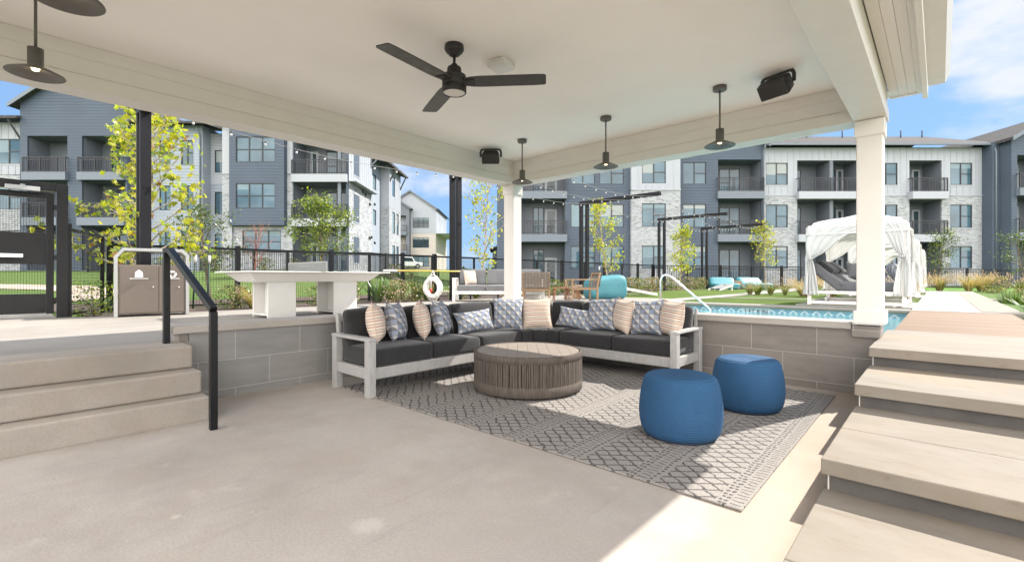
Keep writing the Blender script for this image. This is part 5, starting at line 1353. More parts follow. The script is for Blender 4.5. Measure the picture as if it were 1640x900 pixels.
PK = {'agave': lambda: clump(46, 0.55, 0.55, 0.05, [('blade_blue', 5), ('blade_green', 3)], 3, 0, 0.7),
      'grass': lambda: clump(170, 0.62, 0.8, 0.012, [('blade_green', 5), ('blade_straw', 3)], 4, 30),
      'dry': lambda: clump(240, 0.72, 0.95, 0.011, [('blade_straw', 6), ('blade_green', 2)], 5, 70),
      'strap': lambda: clump(80, 0.62, 0.7, 0.028, [('blade_green', 6), ('blade_blue', 2)], 6, 0),
      'shrub': lambda: shrub(520, 0.40, 0.48, 0.055, [('leaf_mid', 4), ('leaf_olive', 4), ('blade_straw', 2), ('leaf_dark', 2)], 7),
      'airy': lambda: shrub(420, 0.42, 0.52, 0.048, [('leaf_lime', 2), ('leaf_mid', 5), ('leaf_dark', 3)], 9),
      'buff': lambda: shrub(560, 0.42, 0.50, 0.05, [('blade_pink', 4), ('leaf_olive', 4), ('leaf_mid', 2)], 12)}
CATN = {'agave': ('agave_plant', 'agave'), 'grass': ('grass_clump', 'ornamental grass'), 'dry': ('dry_grass_clump', 'ornamental grass'), 'strap': ('strap_leaf_plant', 'plant'), 'shrub': ('shrub', 'shrub'), 'airy': ('shrub', 'shrub'), 'buff': ('flowering_shrub', 'shrub')}
def plant(k, x, y, sc, label, z=None, group=None):
    z = (max(0.5, height(x, y)) if z is None else z)
    if k not in plant_src: b, m = PK[k](); o = b.build(CATN[k][0], m); plant_src[k] = o
    else: o = plant_src[k].copy(); COL.objects.link(o)
    o.location = (x, y, z); o.rotation_euler = (0, 0, random.uniform(0, 6.28)); o.scale = (sc*random.uniform(0.9, 1.15), sc*random.uniform(0.9, 1.15), sc)
    tag(o, label, CATN[k][1], group)
# bed along the long fence
plant('airy', -9.55, 0.98, 1.0, 'leafy low shrub between the gate post and the trash station', 0.5)
plant('shrub', -9.9, 3.0, 0.9, 'low shrub right behind the trash station', 0.5)
bed = [('dry', -9.75, 3.3, 0.8), ('grass', -9.9, 3.9, 0.8), ('shrub', -9.6, 4.55, 0.85), ('buff', -9.65, 5.15, 1.0), ('agave', -10.2, 5.5, 1.25), ('agave', -10.0, 6.15, 1.15), ('buff', -9.5, 6.35, 1.05), ('agave', -10.3, 6.7, 1.3), ('shrub', -9.7, 6.95, 1.05),
       ('agave', -10.1, 7.4, 1.2), ('grass', -9.9, 7.55, 1.0), ('shrub', -9.75, 8.5, 0.9), ('agave', -10.3, 8.9, 1.0), ('grass', -9.9, 9.3, 0.9), ('buff', -9.6, 10.3, 0.9), ('grass', -9.8, 11.1, 1.0), ('buff', -9.6, 11.9, 1.0), ('shrub', -9.7, 12.7, 1.1), ('buff', -9.6, 13.4, 1.05),
       ('buff', -9.5, 14.8, 1.15), ('shrub', -9.4, 15.3, 1.1), ('buff', -9.5, 16.6, 1.2), ('buff', -9.3, 17.3, 1.15), ('shrub', -9.5, 18.2, 1.2), ('buff', -9.3, 18.9, 1.1), ('buff', -9.4, 19.7, 1.2), ('shrub', -9.4, 21.0, 1.2), ('buff', -9.2, 21.6, 1.2), ('buff', -9.3, 23.3, 1.25), ('shrub', -9.2, 24.2, 1.2), ('buff', -9.3, 25.0, 1.2), ('buff', -9.7, 26.4, 1.2), ('shrub', -9.5, 27.3, 1.25), ('buff', -9.2, 28.4, 1.2), ('buff', -8.2, 29.9, 1.2)]
for k, x, y, s in bed:
    if y < 9.6: l, g = {'dry': 'dry straw grass behind the table tennis table', 'grass': 'green ornamental grass in the bed behind the table tennis table', 'shrub': 'low green shrub in the bed by the table tennis table', 'buff': 'buff tipped shrub in the bed left of the life ring', 'agave': 'upright blue green agave in the bed by the life ring'}[k], 'plants of the bed behind the table tennis table'
    else: l, g = {'grass': 'green grass clump in the bed behind the woven chairs', 'shrub': 'green shrub in the planting strip under the pergola frames', 'buff': 'buff flowering shrub in the planting strip under the pergola frames', 'agave': 'agave in the bed behind the grey outdoor sofa'}[k], 'plants of the strip under the pergola frames'
    plant(k, x, y, s, l, 0.5, g)
for i, (x, y, s) in enumerate(((-4.9, 17.7, 0.85), (-4.2, 17.5, 0.8), (-3.85, 17.9, 0.75), (-4.55, 17.3, 0.9))):
    plant('grass', x, y, s, 'tuft of grass at the end of the cross walk on the turf', 0.52, 'grass tufts beside the cross walk')
for i, (x, y, s) in enumerate(((-2.9, 16.4, 0.9), (-2.35, 16.8, 1.0), (-3.2, 17.2, 1.0), (-2.6, 21.5, 1.2), (-3.3, 22.3, 1.2), (-1.2, 16.3, 0.9), (-0.7, 16.5, 0.85), (-0.8, 22.4, 1.0), (-0.75, 28.3, 1.2), (0.0, 28.0, 1.3), (-1.8, 28.4, 1.3), (-1.3, 29.6, 1.3), (0.9, 27.6, 1.2), (1.5, 29.5, 1.3))):
    plant('dry', x, y, s, 'dry feathery grass clump between and beyond the canopy daybeds', 0.52, 'dry grasses round the daybeds')
random.seed(77)
for i in range(34):
    x = random.uniform(1.15, 3.9); y = random.choice([random.uniform(11.9, 17.2), random.uniform(19.4, 26.5), random.uniform(10.6, 11.2)])
    k = random.choice(['strap', 'strap', 'grass', 'agave']) if y < 19 else random.choice(['strap', 'buff', 'shrub', 'dry'])
    plant(k, x, y, random.uniform(0.8, 1.05), {'strap': 'strap leaved green plant in the bed right of the walkway', 'grass': 'green grass clump in the bed right of the walkway', 'agave': 'agave in the bed right of the walkway', 'buff': 'buff flowering shrub far along the bed right of the walkway', 'shrub': 'green shrub far along the bed right of the walkway', 'dry': 'dry grass clump far along the bed right of the walkway'}[k], 0.30, 'plants of the bed right of the walkway')
for i in range(15):
    x = random.uniform(0.9, 7.5); y = random.uniform(27.2, 37.0)
    if y > 30+x*1.4: y = 28+random.random()*2
    plant(random.choice(['dry', 'buff', 'shrub', 'grass']), x, y, random.uniform(1.0, 1.35), 'mixed wild grass or shrub in front of the far picket fence', 0.5, 'wild planting before the far picket fence')
plant('strap', 1.28, 9.35, 1.05, 'strap leaved plant hanging over the near right edge of the timber deck', 0.3)
plant('strap', 1.25, 8.6, 1.1, 'strap leaved plant cut by the right edge of the view beside the timber deck', 0.3)
# tree stakes
sk = thing('tree_stake', 'green post with white cap staking the sycamore', 'stake', (-10.55, 2.5, 0.48), 0, 'green tree stakes')
b = MB(); b.tube([(0, 0, 0), (0.02, 0.03, 0.95)], 0.018, 6); b.build('post', plain('stake_green', (0.02, 0.05, 0.03), 0.6), sk)
b = MB(); b.tube([(0.02, 0.03, 0.9), (0.023, 0.034, 1.06)], 0.024, 8); b.build('cap', M['white_plastic'], sk)
for p, l in (((-10.6, 2.75, 0.48), 'leaning green stake with white cap right of the sycamore'), ((-10.6, 9.3, 0.48), 'green stake beside the slender tree by the grey sofa'), ((-9.7, 15.6, 0.48), 'stake left of the slender tree under the pergola arm'), ((-9.6, 16.3, 0.48), 'stake right of the slender tree under the pergola arm'), ((-9.7, 22.2, 0.48), 'stake left of the tree by the pool handrail'), ((-9.6, 22.95, 0.48), 'stake right of the tree by the pool handrail')):
    dup(sk, p, 0.7, l)

# ------------------------------------------------------------------ apartment blocks
WALLN = {'lap_blue': 'blue_grey_wall', 'lap_pale': 'pale_grey_wall', 'lap_white': 'white_lap_wall', 'board_white': 'white_board_wall', 'brick_white': 'brick_wall', 'brick_tan': 'brick_wall', 'trim_white': 'white_trim', 'trim_blue': 'grey_trim', 'bal_wall': 'grey_wall'}
blind_rng = random.Random(9)
M['blind_blue'] = plain('shaded_roller_blind', (0.13, 0.20, 0.235), 0.25, var=0.08, scale=1)
M['blind'] = plain('window_blind', (0.24, 0.27, 0.27), 0.3, var=0.05)
class Blg:
    def __init__(s, label, s0, d0, z0):
        s.t = thing('apartment_building', label, 'building', W(s0, d0, z0), A); s.w = {}; s.roof = MB()
    def face(s, org, dr, inw): s.o, s.d, s.i = Vector(org), Vector(dr), Vector(inw)
    def T(s, u, y, z): p = s.o+s.d*u+s.i*y; return (p.x, p.y, z)
    def mb(s, m): return s.w.setdefault(m, MB())
    def box(s, b, u0, u1, y0, y1, z0, z1, mi=0):
        v = [s.T(u, y, z) for z in (z0, z1) for u, y in ((u0, y0), (u1, y0), (u1, y1), (u0, y1))]
        b.add(v, [(3, 2, 1, 0), (4, 5, 6, 7), (0, 1, 5, 4), (1, 2, 6, 5), (2, 3, 7, 6), (3, 0, 4, 7)], mi)
    def wall(s, u0, u1, y, bands, holes, ret=1.5, batten=('board_white',)):
        for z0, z1, m in bands:
            b = MB(); us = {u0, u1}; zs = {z0, z1}
            for h in holes: us |= {max(u0, min(u1, h[0])), max(u0, min(u1, h[1]))}; zs |= {max(z0, min(z1, h[2])), max(z0, min(z1, h[3]))}
            us, zs = sorted(us), sorted(zs)
            for i in range(len(us)-1):
                for j in range(len(zs)-1):
                    cu, cz = (us[i]+us[i+1])/2, (zs[j]+zs[j+1])/2
                    if any(h[0] < cu < h[1] and h[2] < cz < h[3] for h in holes): continue
                    b.quad(s.T(us[i], y, zs[j]), s.T(us[i+1], y, zs[j]), s.T(us[i+1], y, zs[j+1]), s.T(us[i], y, zs[j+1]))
            for u in ((u0, u1) if ret > 0 else (u1, )): b.quad(s.T(u, y, z0), s.T(u, y+abs(ret), z0), s.T(u, y+abs(ret), z1), s.T(u, y, z1))
            b.quad(s.T(u0, y, z0), s.T(u1, y, z0), s.T(u1, y+ret, z0), s.T(u0, y+ret, z0))
            for h in holes:
                if h[2] >= z1 or h[3] <= z0: continue
                a, c = max(h[2], z0), min(h[3], z1)
                for u in (h[0], h[1]): b.quad(s.T(u, y, a), s.T(u, y+0.12, a), s.T(u, y+0.12, c), s.T(u, y, c))
                if h[3] <= z1: b.quad(s.T(h[0], y, h[3]), s.T(h[1], y, h[3]), s.T(h[1], y+0.12, h[3]), s.T(h[0], y+0.12, h[3]))
                if h[2] >= z0: b.quad(s.T(h[0], y, h[2]), s.T(h[1], y, h[2]), s.T(h[1], y+0.12, h[2]), s.T(h[0], y+0.12, h[2]))
            if m in batten:
                n = max(1, int((u1-u0)/0.46))
                for k in range(1, n):
                    u = u0+(u1-u0)*k/n; zz = [(z0, z1)]
                    for h in holes:
                        if h[0]-0.06 < u < h[1]+0.06:
                            nz = []
                            for a, c in zz:
                                if h[2] > a: nz.append((a, min(c, h[2]-0.08)))
                                if h[3] < c: nz.append((max(a, h[3]+0.08), c))
                            zz = nz
                    for a, c in zz:
                        if c-a > 0.1: s.box(b, u-0.025, u+0.025, y-0.022, y, a, c)
            b.build(WALLN[m], M[m], s.t)
    def window(s, u0, u1, z0, z1, y, n=2, mull=True, gl='glass', trim=None, blind=0.0):
        b = MB(); f = 0.05; ya, yb = y+0.035, y+0.10
        s.box(b, u0, u1, ya, yb, z0, z0+f); s.box(b, u0, u1, ya, yb, z1-f, z1); s.box(b, u0, u0+f, ya, yb, z0+f, z1-f); s.box(b, u1-f, u1, ya, yb, z0+f, z1-f)
        for k in range(1, n): u = u0+(u1-u0)*k/n; s.box(b, u-f*0.7, u+f*0.7, ya, yb, z0+f, z1-f)
        if mull:
            zm = z0+(z1-z0)*0.50
            for k in range(n):
                if (k % 2 == (1 if n == 2 else 0)) or mull == 2: s.box(b, u0+(u1-u0)*k/n+f*0.7, u0+(u1-u0)*(k+1)/n-f*0.7, ya, yb, zm-f*0.5, zm+f*0.5)
        w_ = b.build('window', M['win_frame'], s.t)
        b = MB(); b.quad(s.T(u0+0.01, y+0.075, z0+0.01), s.T(u1-0.01, y+0.075, z0+0.01), s.T(u1-0.01, y+0.075, z1-0.01), s.T(u0+0.01, y+0.075, z1-0.01)); b.build('pane', M[gl], w_)
        if blind_rng.random() < 0.6:
            q = blind_rng.randrange(n); dz = (z1-z0)*blind_rng.choice((0.16, 0.22, 0.22, 0.5, 0.96)); e0 = u0+(u1-u0)*(0 if blind_rng.random() < 0.6 else q/n)+0.06; e1 = u0+(u1-u0)*(1 if e0 < u0+0.1 and blind_rng.random() < 0.7 else (q+1)/n)-0.06
            if e1-e0 > 0.2:
                b = MB(); b.quad(s.T(e0, y+0.072, z1-0.05-dz), s.T(e1, y+0.072, z1-0.05-dz), s.T(e1, y+0.072, z1-0.05), s.T(e0, y+0.072, z1-0.05)); b.build('blind', M[blind_rng.choice(('blind', 'blind_blue', 'blind_blue'))], w_)
        if trim:
            b = MB(); s.box(b, u0-0.05, u1+0.05, y-0.03, y+0.01, z0-0.09, z0-0.005); b.build('sill', M[trim], w_)
        return w_
    def balcony(s, u0, u1, z0, z1, y, band=0.55, proj=0.30, mat='trim_blue', wallm='bal_wall', depth=1.6, door=(0.55, 0.9), win=(0.25, 0.5), div=None, rail=True, dmat='trim_white', gl='glass_dark'):
        o = MB()
        o.quad(s.T(u0, y+depth, z0), s.T(u1, y+depth, z0), s.T(u1, y+depth, z1), s.T(u0, y+depth, z1))
        for u in (u0, u1): o.quad(s.T(u, y+0.0, z0), s.T(u, y+depth, z0), s.T(u, y+depth, z1), s.T(u, y+0.0, z1))
        o.quad(s.T(u0, y, z1), s.T(u1, y, z1), s.T(u1, y+depth, z1), s.T(u0, y+depth, z1))
        if div: s.box(o, u0+(u1-u0)*div-0.13, u0+(u1-u0)*div+0.13, y+0.02, y+depth-0.01, z0, z1-0.01)
        bal = o.build('balcony', M[wallm], s.t)
        b = MB(); s.box(b, u0-0.12, u1+0.12, y-proj, y+depth, z0-band, z0-0.005); b.build('slab', M[mat], bal)
        ln = u1-u0
        yb = y+depth
        for (a, c) in ([win] if not isinstance(win[0], tuple) else win):
            b = MB(); ua, uc = u0+ln*a, u0+ln*c; hb = z0+0.02; ht = z0+(z1-z0)*0.86; f = 0.06
            s.box(b, ua, uc, yb-0.06, yb-0.002, ht-f, ht); s.box(b, ua, ua+f, yb-0.06, yb-0.002, hb, ht-f); s.box(b, uc-f, uc, yb-0.06, yb-0.002, hb, ht-f); um = (ua+uc)/2; s.box(b, um-f*0.6, um+f*0.6, yb-0.06, yb-0.002, hb, ht-f)
            s.box(b, ua+f, um-f*0.6, yb-0.06, yb-0.002, (hb+ht)/2-0.1, (hb+ht)/2-0.04); b.build('window_frame', M['win_frame'], bal)
            b = MB(); b.quad(s.T(ua, yb-0.025, hb), s.T(uc, yb-0.025, hb), s.T(uc, yb-0.025, ht), s.T(ua, yb-0.025, ht)); b.build('window_pane', M['glass'], bal)
        for (a, c) in ([door] if not isinstance(door[0], tuple) else door):
            b = MB(); ua, uc = u0+ln*a, u0+ln*c; ht = z0+min(2.1, (z1-z0)*0.86); s.box(b, ua, uc, yb-0.05, yb-0.002, z0, ht); b.build('door', M[dmat], bal)
            b = MB(); b.quad(s.T(ua+0.16, yb-0.054, z0+0.2), s.T(uc-0.16, yb-0.054, z0+0.2), s.T(uc-0.16, yb-0.054, ht-0.14), s.T(ua+0.16, yb-0.054, ht-0.14)); b.build('door_pane', M['glass_dark'], bal)
        if rail:
            b = MB(); yr = y-proj+0.06; h = 1.02
            s.box(b, u0-0.08, u1+0.08, yr-0.025, yr+0.025, z0+h-0.05, z0+h); s.box(b, u0-0.08, u1+0.08, yr-0.018, yr+0.018, z0+0.07, z0+0.11); s.box(b, u0-0.08, u1+0.08, yr-0.015, yr+0.015, z0+h-0.20, z0+h-0.17)
            n = int((ln+0.16)/0.115)
            for k in range(n+1): u = u0-0.08+(ln+0.16)*k/n; q = 0.030 if k % 10 == 0 or k == n else 0.011; s.box(b, u-q, u+q, yr-q, yr+q, z0+0.01, z0+h-0.03)
            for u in (u0-0.08, u1+0.08): s.box(b, u-0.02, u+0.02, yr, y+0.05, z0+h-0.05, z0+h)
            b.build('railing', M['win_frame'], bal)
        return bal
    def done(s, roofm='shingle'):
        names = {'lap_blue': 'blue_grey_wall', 'lap_pale': 'pale_grey_wall', 'lap_white': 'white_lap_wall', 'board_white': 'white_board_wall', 'brick_white': 'brick_wall', 'brick_tan': 'brick_wall', 'trim_white': 'white_trim', 'trim_blue': 'grey_trim', 'bal_wall': 'grey_wall'}
        for m, b in s.w.items(): b.build(names[m], M[m], s.t)
        if s.roof.v: s.roof.build('roof', M[roofm], s.t)

# right block, facing the lawn: storeys at 0.54, 3.74, 6.94; eave near 10.95
d0 = 34.8; k = d0/750
rb = Blg('long blue grey and white three storey apartment block beyond the far fence on the right', 0, d0, 0)
rb.face((0, 0, 0), (1, 0, 0), (0, 1, 0))
U = lambda px: (px-820)*k                                 # metres right of the block's own origin
W3, W2, W1 = (8.05, 9.70), (4.85, 6.58), (1.80, 3.47)
B3, B2, B1 = (7.50, 9.88), (4.32, 6.93), (0.56, 3.74)
def col_windows(bl, u0, u1, y, rows, **kw):
    for z0, z1 in rows: bl.window(u0, u1, z0, z1, y, **kw)
    return [(u0, u1, z0, z1) for z0, z1 in rows]
def col_balconies(bl, u0, u1, y, rows, band=0.55, **kw):
    for i, (z0, z1) in enumerate(rows): bl.balcony(u0, u1, z0, z1, y, band=band if i < len(rows)-1 else 0.04, proj=kw.get('proj', 0.3) if i < len(rows)-1 else 0.05, rail=(i < len(rows)-1), **{q: v for q, v in kw.items() if q != 'proj'})
    return [(u0, u1, z0-(0.0 if i == len(rows)-1 else 0.0), z1) for i, (z0, z1) in enumerate(rows)]
ROWS = (W3, W2, W1); BR = (B3, B2, B1)
# A: blue grey bay behind the corner post
h = col_windows(rb, U(914), U(953), 0, ROWS)+col_windows(rb, U(960), U(999), 0, ROWS)+col_balconies(rb, U(834), U(905), 0, BR, door=(0.58, 0.86), win=(0.30, 0.55))
rb.wall(U(796), U(1009), 0, [(0.3, 11.2, 'lap_blue')], h, 12)
# B: white boards over whitewashed brick
h = col_windows(rb, U(1026), U(1064), -0.35, ROWS)
rb.wall(U(1009)+0.01, U(1087), -0.35, [(7.62, 11.2, 'board_white'), (0.3, 7.55, 'brick_white')], h)
b = MB(); rb.box(b, U(1009), U(1087)+0.02, -0.40, -0.30, 7.54, 7.63); b.build('white_trim', M['trim_white'], rb.t)
# C: blue grey bay with balconies
h = col_windows(rb, U(1093.6), U(1131), 0, ROWS)+col_balconies(rb, U(1150), U(1219), 0, BR, door=(0.03, 0.20), win=(0.24, 0.74))
rb.wall(U(1087)+0.01, U(1224), 0, [(0.3, 11.0, 'lap_blue')], h)
# D: white boards over brick, long front
h = (col_windows(rb, U(1229.5), U(1265), 0.25, ROWS, trim='trim_white')+col_windows(rb, U(1406), U(1442), 0.25, ROWS, trim='trim_white')+col_windows(rb, U(1527), U(1562.5), 0.25, ROWS, trim='trim_white')
     +col_balconies(rb, U(1280), U(1379), 0.25, BR, mat='trim_white', div=0.555, door=((0.36, 0.36+0.001), ), win=((0.0, 0.27), (0.60, 0.86)), proj=0.45) if False else [])
h = col_windows(rb, U(1229.5), U(1265), 0.25, ROWS, trim='trim_white')+col_windows(rb, U(1406), U(1442), 0.25, ROWS, trim='trim_white')+col_windows(rb, U(1527), U(1562.5), 0.25, ROWS, trim='trim_white')
h += col_balconies(rb, U(1280), U(1380), 0.25, BR, mat='trim_white', div=0.555, door=(0.86, 0.98), win=((0.0, 0.27), (0.60, 0.85)), proj=0.45)
h += col_balconies(rb, U(1461), U(1513), 0.25, BR, mat='trim_white', door=(0.62, 0.9), win=(0.05, 0.42), proj=0.45)
rb.wall(U(1224)+0.01, U(1578), 0.25, [(7.28, 10.85, 'board_white'), (0.3, 7.24, 'brick_white')], h, 11)
for ua_, ub_ in ((U(1224)+0.02, U(1280)-0.14), (U(1380)+0.14, U(1461)-0.14), (U(1513)+0.14, U(1578))):
    b = MB(); rb.box(b, ua_, ub_, 0.21, 0.26, 7.22, 7.30); b.build('white_trim', M['trim_white'], rb.t)
# E: projecting blue grey bay with gable
e0, e1 = U(1590), U(1690)
h = col_balconies(rb, U(1599), U(1652), -1.3, BR, door=(0.42, 0.72), win=(0.02, 0.22))
rb.wall(e0, e1, -1.3, [(0.3, 11.05, 'lap_blue')], h, 6)
rb.wall(U(1578)+0.01, e0-0.01, -0.5, [(0.3, 11.0, 'lap_blue')], [], 3)
b = rb.mb('lap_blue'); em = (e0+e1)/2
def gable(bl, b, u0, u1, y, zb, zp, depth, over=0.45, front=0.4, trim='trim_blue', th=0.22):
    um = (u0+u1)/2; q = MB(); q.add([bl.T(u0, y, zb), bl.T(u1, y, zb), bl.T(um, y, zp)], [(0, 1, 2)]); q.build('gable_wall', b, bl.t)
    sl = (zp-zb)/((u1-u0)/2); ze = zb-over*sl
    for u, sg in ((u0, -1), (u1, 1)):
        ue = u+sg*over
        v = [bl.T(ue, y-front, ze), bl.T(um, y-front, zp), bl.T(um, y+depth, zp), bl.T(ue, y+depth, ze)]
        v2 = [(p[0], p[1], p[2]+th) for p in v]
        bl.roof.add(v+v2, [(0, 1, 2, 3), (7, 6, 5, 4), (3, 2, 6, 7), (0, 3, 7, 4)])
        t_ = bl.mb(trim); t_.add([bl.T(ue, y-front-0.02, ze-0.06), bl.T(um, y-front-0.02, zp-0.06), bl.T(um, y-front-0.02, zp+th), bl.T(ue, y-front-0.02, ze+th), bl.T(ue, y-front+0.03, ze-0.06), bl.T(um, y-front+0.03, zp-0.06), bl.T(um, y-front+0.03, zp+th), bl.T(ue, y-front+0.03, ze+th)], [(0, 1, 2, 3), (7, 6, 5, 4), (0, 4, 5, 1), (3, 2, 6, 7), (0, 3, 7, 4)])
gable(rb, M['lap_blue'], e0, e1, -1.3, 11.05, 12.45, 9, 0.3)
gable(rb, M['lap_blue'], U(1087)+0.01, U(1224), 0, 11.0, 13.6, 9, 0.25)
gable(rb, M['lap_blue'], U(796), U(1009), 0, 11.2, 14.2, 9, 0.35)
# long roof of D with gutter
r = rb.roof; u0, u1 = U(1224), U(1600)
r.add([rb.T(u0, -0.30, 10.92), rb.T(u1, -0.30, 10.92), rb.T(u1, 6.2, 13.35), rb.T(u0, 6.2, 13.35), rb.T(u0, -0.30, 11.02), rb.T(u1, -0.30, 11.02), rb.T(u1, 6.2, 13.45), rb.T(u0, 6.2, 13.45), rb.T(u1, 12.6, 10.9), rb.T(u0, 12.6, 10.9)], [(0, 1, 2, 3), (4, 5, 6, 7), (0, 1, 5, 4), (0, 3, 7, 4), (1, 2, 6, 5), (7, 6, 8, 9)])
r.add([rb.T(U(1009), -0.6, 11.2), rb.T(U(1087), -0.6, 11.2), rb.T(U(1087), 6, 12.8), rb.T(U(1009), 6, 12.8)], [(0, 1, 2, 3)])
r.add([rb.T(U(800), 12, 10), rb.T(U(1690), 12, 10), rb.T(U(1690), 12, 0), rb.T(U(800), 12, 0)], [(0, 1, 2, 3)])
b = MB(); rb.box(b, U(1224), U(1583), -0.42, -0.30, 10.86, 11.0); b.build('gutter', M['trim_blue'], rb.t)
def pipe(bl, u, y, zt, zb, y0, name='downspout', mat='trim_blue'):
    b = MB(); b.tube([bl.T(u, y0, zt), bl.T(u, y0+0.02, zt-0.18), bl.T(u, y-0.06, zt-0.55), bl.T(u, y-0.06, zb)], 0.055, 8); b.build(name, M[mat], bl.t)
pipe(rb, U(1583), -0.5, 10.88, 0.5, -0.45); pipe(rb, U(1221.5), 0.0, 10.9, 0.5, -0.35)
b = MB()
for px in (1293, 1322, 1360, 1425, 1480, 1532, 1571): 
    u = U(px); b.tube([rb.T(u, 5.0, 12.9), rb.T(u, 5.0, 13.6)], 0.05, 6)
b.build('roof_vent', M['dark_bronze'], rb.t)
rb.done()

# left block
d1 = 32.9; k1 = d1/750
lb = Blg('blue grey and white three storey apartment block at the left behind the lawn', 0, d1, 0)
lb.face((0, 0, 0), (1, 0, 0), (0, 1, 0))
V = lambda px: (px-820)*k1
W3, W2, W1 = (9.10, 10.85), (5.90, 7.64), (2.85, 4.43)
B3, B2, B1 = (8.35, 10.88), (5.24, 7.78), (1.62, 4.66)
ROWS = (W3, W2, W1); BR = (B3, B2, B1)
h = col_windows(lb, V(-8), V(35), 0, ROWS, trim='trim_white')+col_windows(lb, V(-75), V(-38), 0, ROWS)
lb.wall(V(-120), V(46), 0, [(8.35, 12.0, 'board_white'), (1.0, 8.32, 'brick_white')], h, 12)
lb.roof.add([lb.T(V(-120), -0.9, 12.02), lb.T(V(46)+0.1, -0.9, 12.02), lb.T(V(46)+0.1, 6, 13.6), lb.T(V(-120), 6, 13.6), lb.T(V(-120), -0.9, 12.2), lb.T(V(46)+0.1, -0.9, 12.2), lb.T(V(46)+0.1, 6, 13.8), lb.T(V(-120), 6, 13.8)], [(0, 1, 2, 3), (4, 5, 6, 7), (0, 1, 5, 4), (1, 2, 6, 5), (0, 3, 7, 4)])
b = MB(); b.bar(lb.T(V(44), 0.0, 10.1), lb.T(V(33), -0.85, 11.95), 0.10, 0.10); b.build('roof_brace', M['dark_bronze'], lb.t)
h = col_balconies(lb, V(58), V(121), -0.6, BR, door=(0.50, 0.82), win=(0.84, 0.99))+col_balconies(lb, V(144), V(212), -0.6, BR, door=(0.70, 0.92), win=(0.25, 0.6))
lb.wall(V(46)+0.01, V(215), -0.6, [(1.0, 13.1, 'lap_blue')], h, 6)
gable(lb, M['lap_blue'], V(46), V(215), -0.6, 13.1, 15.5, 9, 0.45)
h = col_windows(lb, V(250), V(268), 0.3, ROWS)+col_windows(lb, V(285), V(305), 0.3, ROWS)
lb.wall(V(215)+0.01, V(320), 0.3, [(1.0, 11.9, 'lap_pale')], h, 6)
h = col_windows(lb, V(326.5), V(357), 1.2, ((8.75, 10.4), (5.7, 7.35), (2.7, 4.3)), trim='trim_white')
lb.wall(V(314), V(374), 1.2, [(7.9, 11.6, 'lap_white'), (1.0, 7.88, 'lap_pale')], h, 5)
lb.roof.add([lb.T(V(214), -0.5, 11.9), lb.T(V(362), -0.5, 11.75), lb.T(V(362), 6, 13.2), lb.T(V(214), 6, 13.3), lb.T(V(214), -0.5, 12.05), lb.T(V(362), -0.5, 11.9), lb.T(V(362), 6, 13.35), lb.T(V(214), 6, 13.5)], [(0, 1, 2, 3), (4, 5, 6, 7), (0, 1, 5, 4), (1, 2, 6, 5)])
pipe(lb, V(317), 0.3, 11.7, 1.4, -0.1)
lb.wall(V(358), V(373.5), -0.15, [(8.36, 12.6, 'trim_white'), (1.0, 8.32, 'brick_white')], [], 2)
# blue box bay and brick base
h = col_windows(lb, V(385), V(447), -0.55, (W3, W2), n=3, mull=2)
lb.wall(V(374.5), V(461), -0.55, [(4.74, 12.8, 'lap_blue')], h, 1.5)
h = col_windows(lb, V(388), V(450), 0.0, ((2.85, 4.45), ), n=3, mull=2)
lb.wall(V(373.6), V(461), 0.0, [(1.0, 4.73, 'brick_white')], h, 1.0)
lb.wall(V(461.5), V(470), -0.15, [(8.36, 12.8, 'trim_white'), (1.0, 8.32, 'brick_white')], [], 2)
h = col_balconies(lb, V(471), V(554), 0, BR, mat='trim_white', door=(0.10, 0.26), win=(0.42, 0.86), proj=0.25, depth=1.9)
lb.wall(V(470.3), V(558.2), 0, [(1.0, 12.8, 'lap_blue')], h, 3)
b = lb.mb('trim_blue'); lb.box(b, V(541), V(546), -0.02, 0.15, 1.5, 12.8)
lb.box(lb.mb('lap_blue'), V(215), V(555), 4.5, 5.0, 1.0, 11.9)
# sunlit end of the left block, running away from the viewer
uc = V(558.2)+0.02
lb.face((uc, 0, 0), (0, 1, 0), (-1, 0, 0))
SR = ((8.6, 10.5), (5.2, 7.2), (2.2, 4.1))
h = col_windows(lb, 1.0, 2.3, 0.0, SR, n=1, mull=False, trim='trim_white')
lb.wall(0.01, 5.4, 0.0, [(7.9, 11.8, 'board_white'), (1.0, 7.87, 'brick_white')], h, -0.5)
h = col_windows(lb, 6.6, 7.5, 0.25, ((8.6, 9.9), (5.6, 6.9)), n=1, mull=False)
lb.wall(5.42, 8.9, 0.25, [(1.0, 11.2, 'lap_pale')], h, 1.5)
h = col_windows(lb, 10.0, 11.0, -0.5, SR, n=1, mull=False)+col_windows(lb, 11.5, 12.4, -0.5, SR[1:], n=1, mull=False)
lb.wall(8.92, 13.2, -0.5, [(7.4, 11.1, 'board_white'), (1.0, 7.38, 'brick_white')], h, 3)
pipe(lb, 5.6, 0.2, 10.9, 1.4, -0.3, mat='trim_white')
r = lb.roof
r.add([lb.T(-0.6, -0.5, 11.82), lb.T(5.6, -0.5, 11.82), lb.T(5.6, 6, 13.6), lb.T(-0.6, 6, 13.6)], [(0, 1, 2, 3)])
r.add([lb.T(5.4, -0.9, 10.95), lb.T(13.9, -1.1, 10.95), lb.T(13.9, 5, 13.2), lb.T(5.4, 5, 13.2), lb.T(5.4, -0.9, 11.15), lb.T(13.9, -1.1, 11.15), lb.T(13.9, 5, 13.4), lb.T(5.4, 5, 13.4)], [(0, 1, 2, 3), (4, 5, 6, 7), (0, 1, 5, 4), (1, 2, 6, 5), (0, 3, 7, 4)])
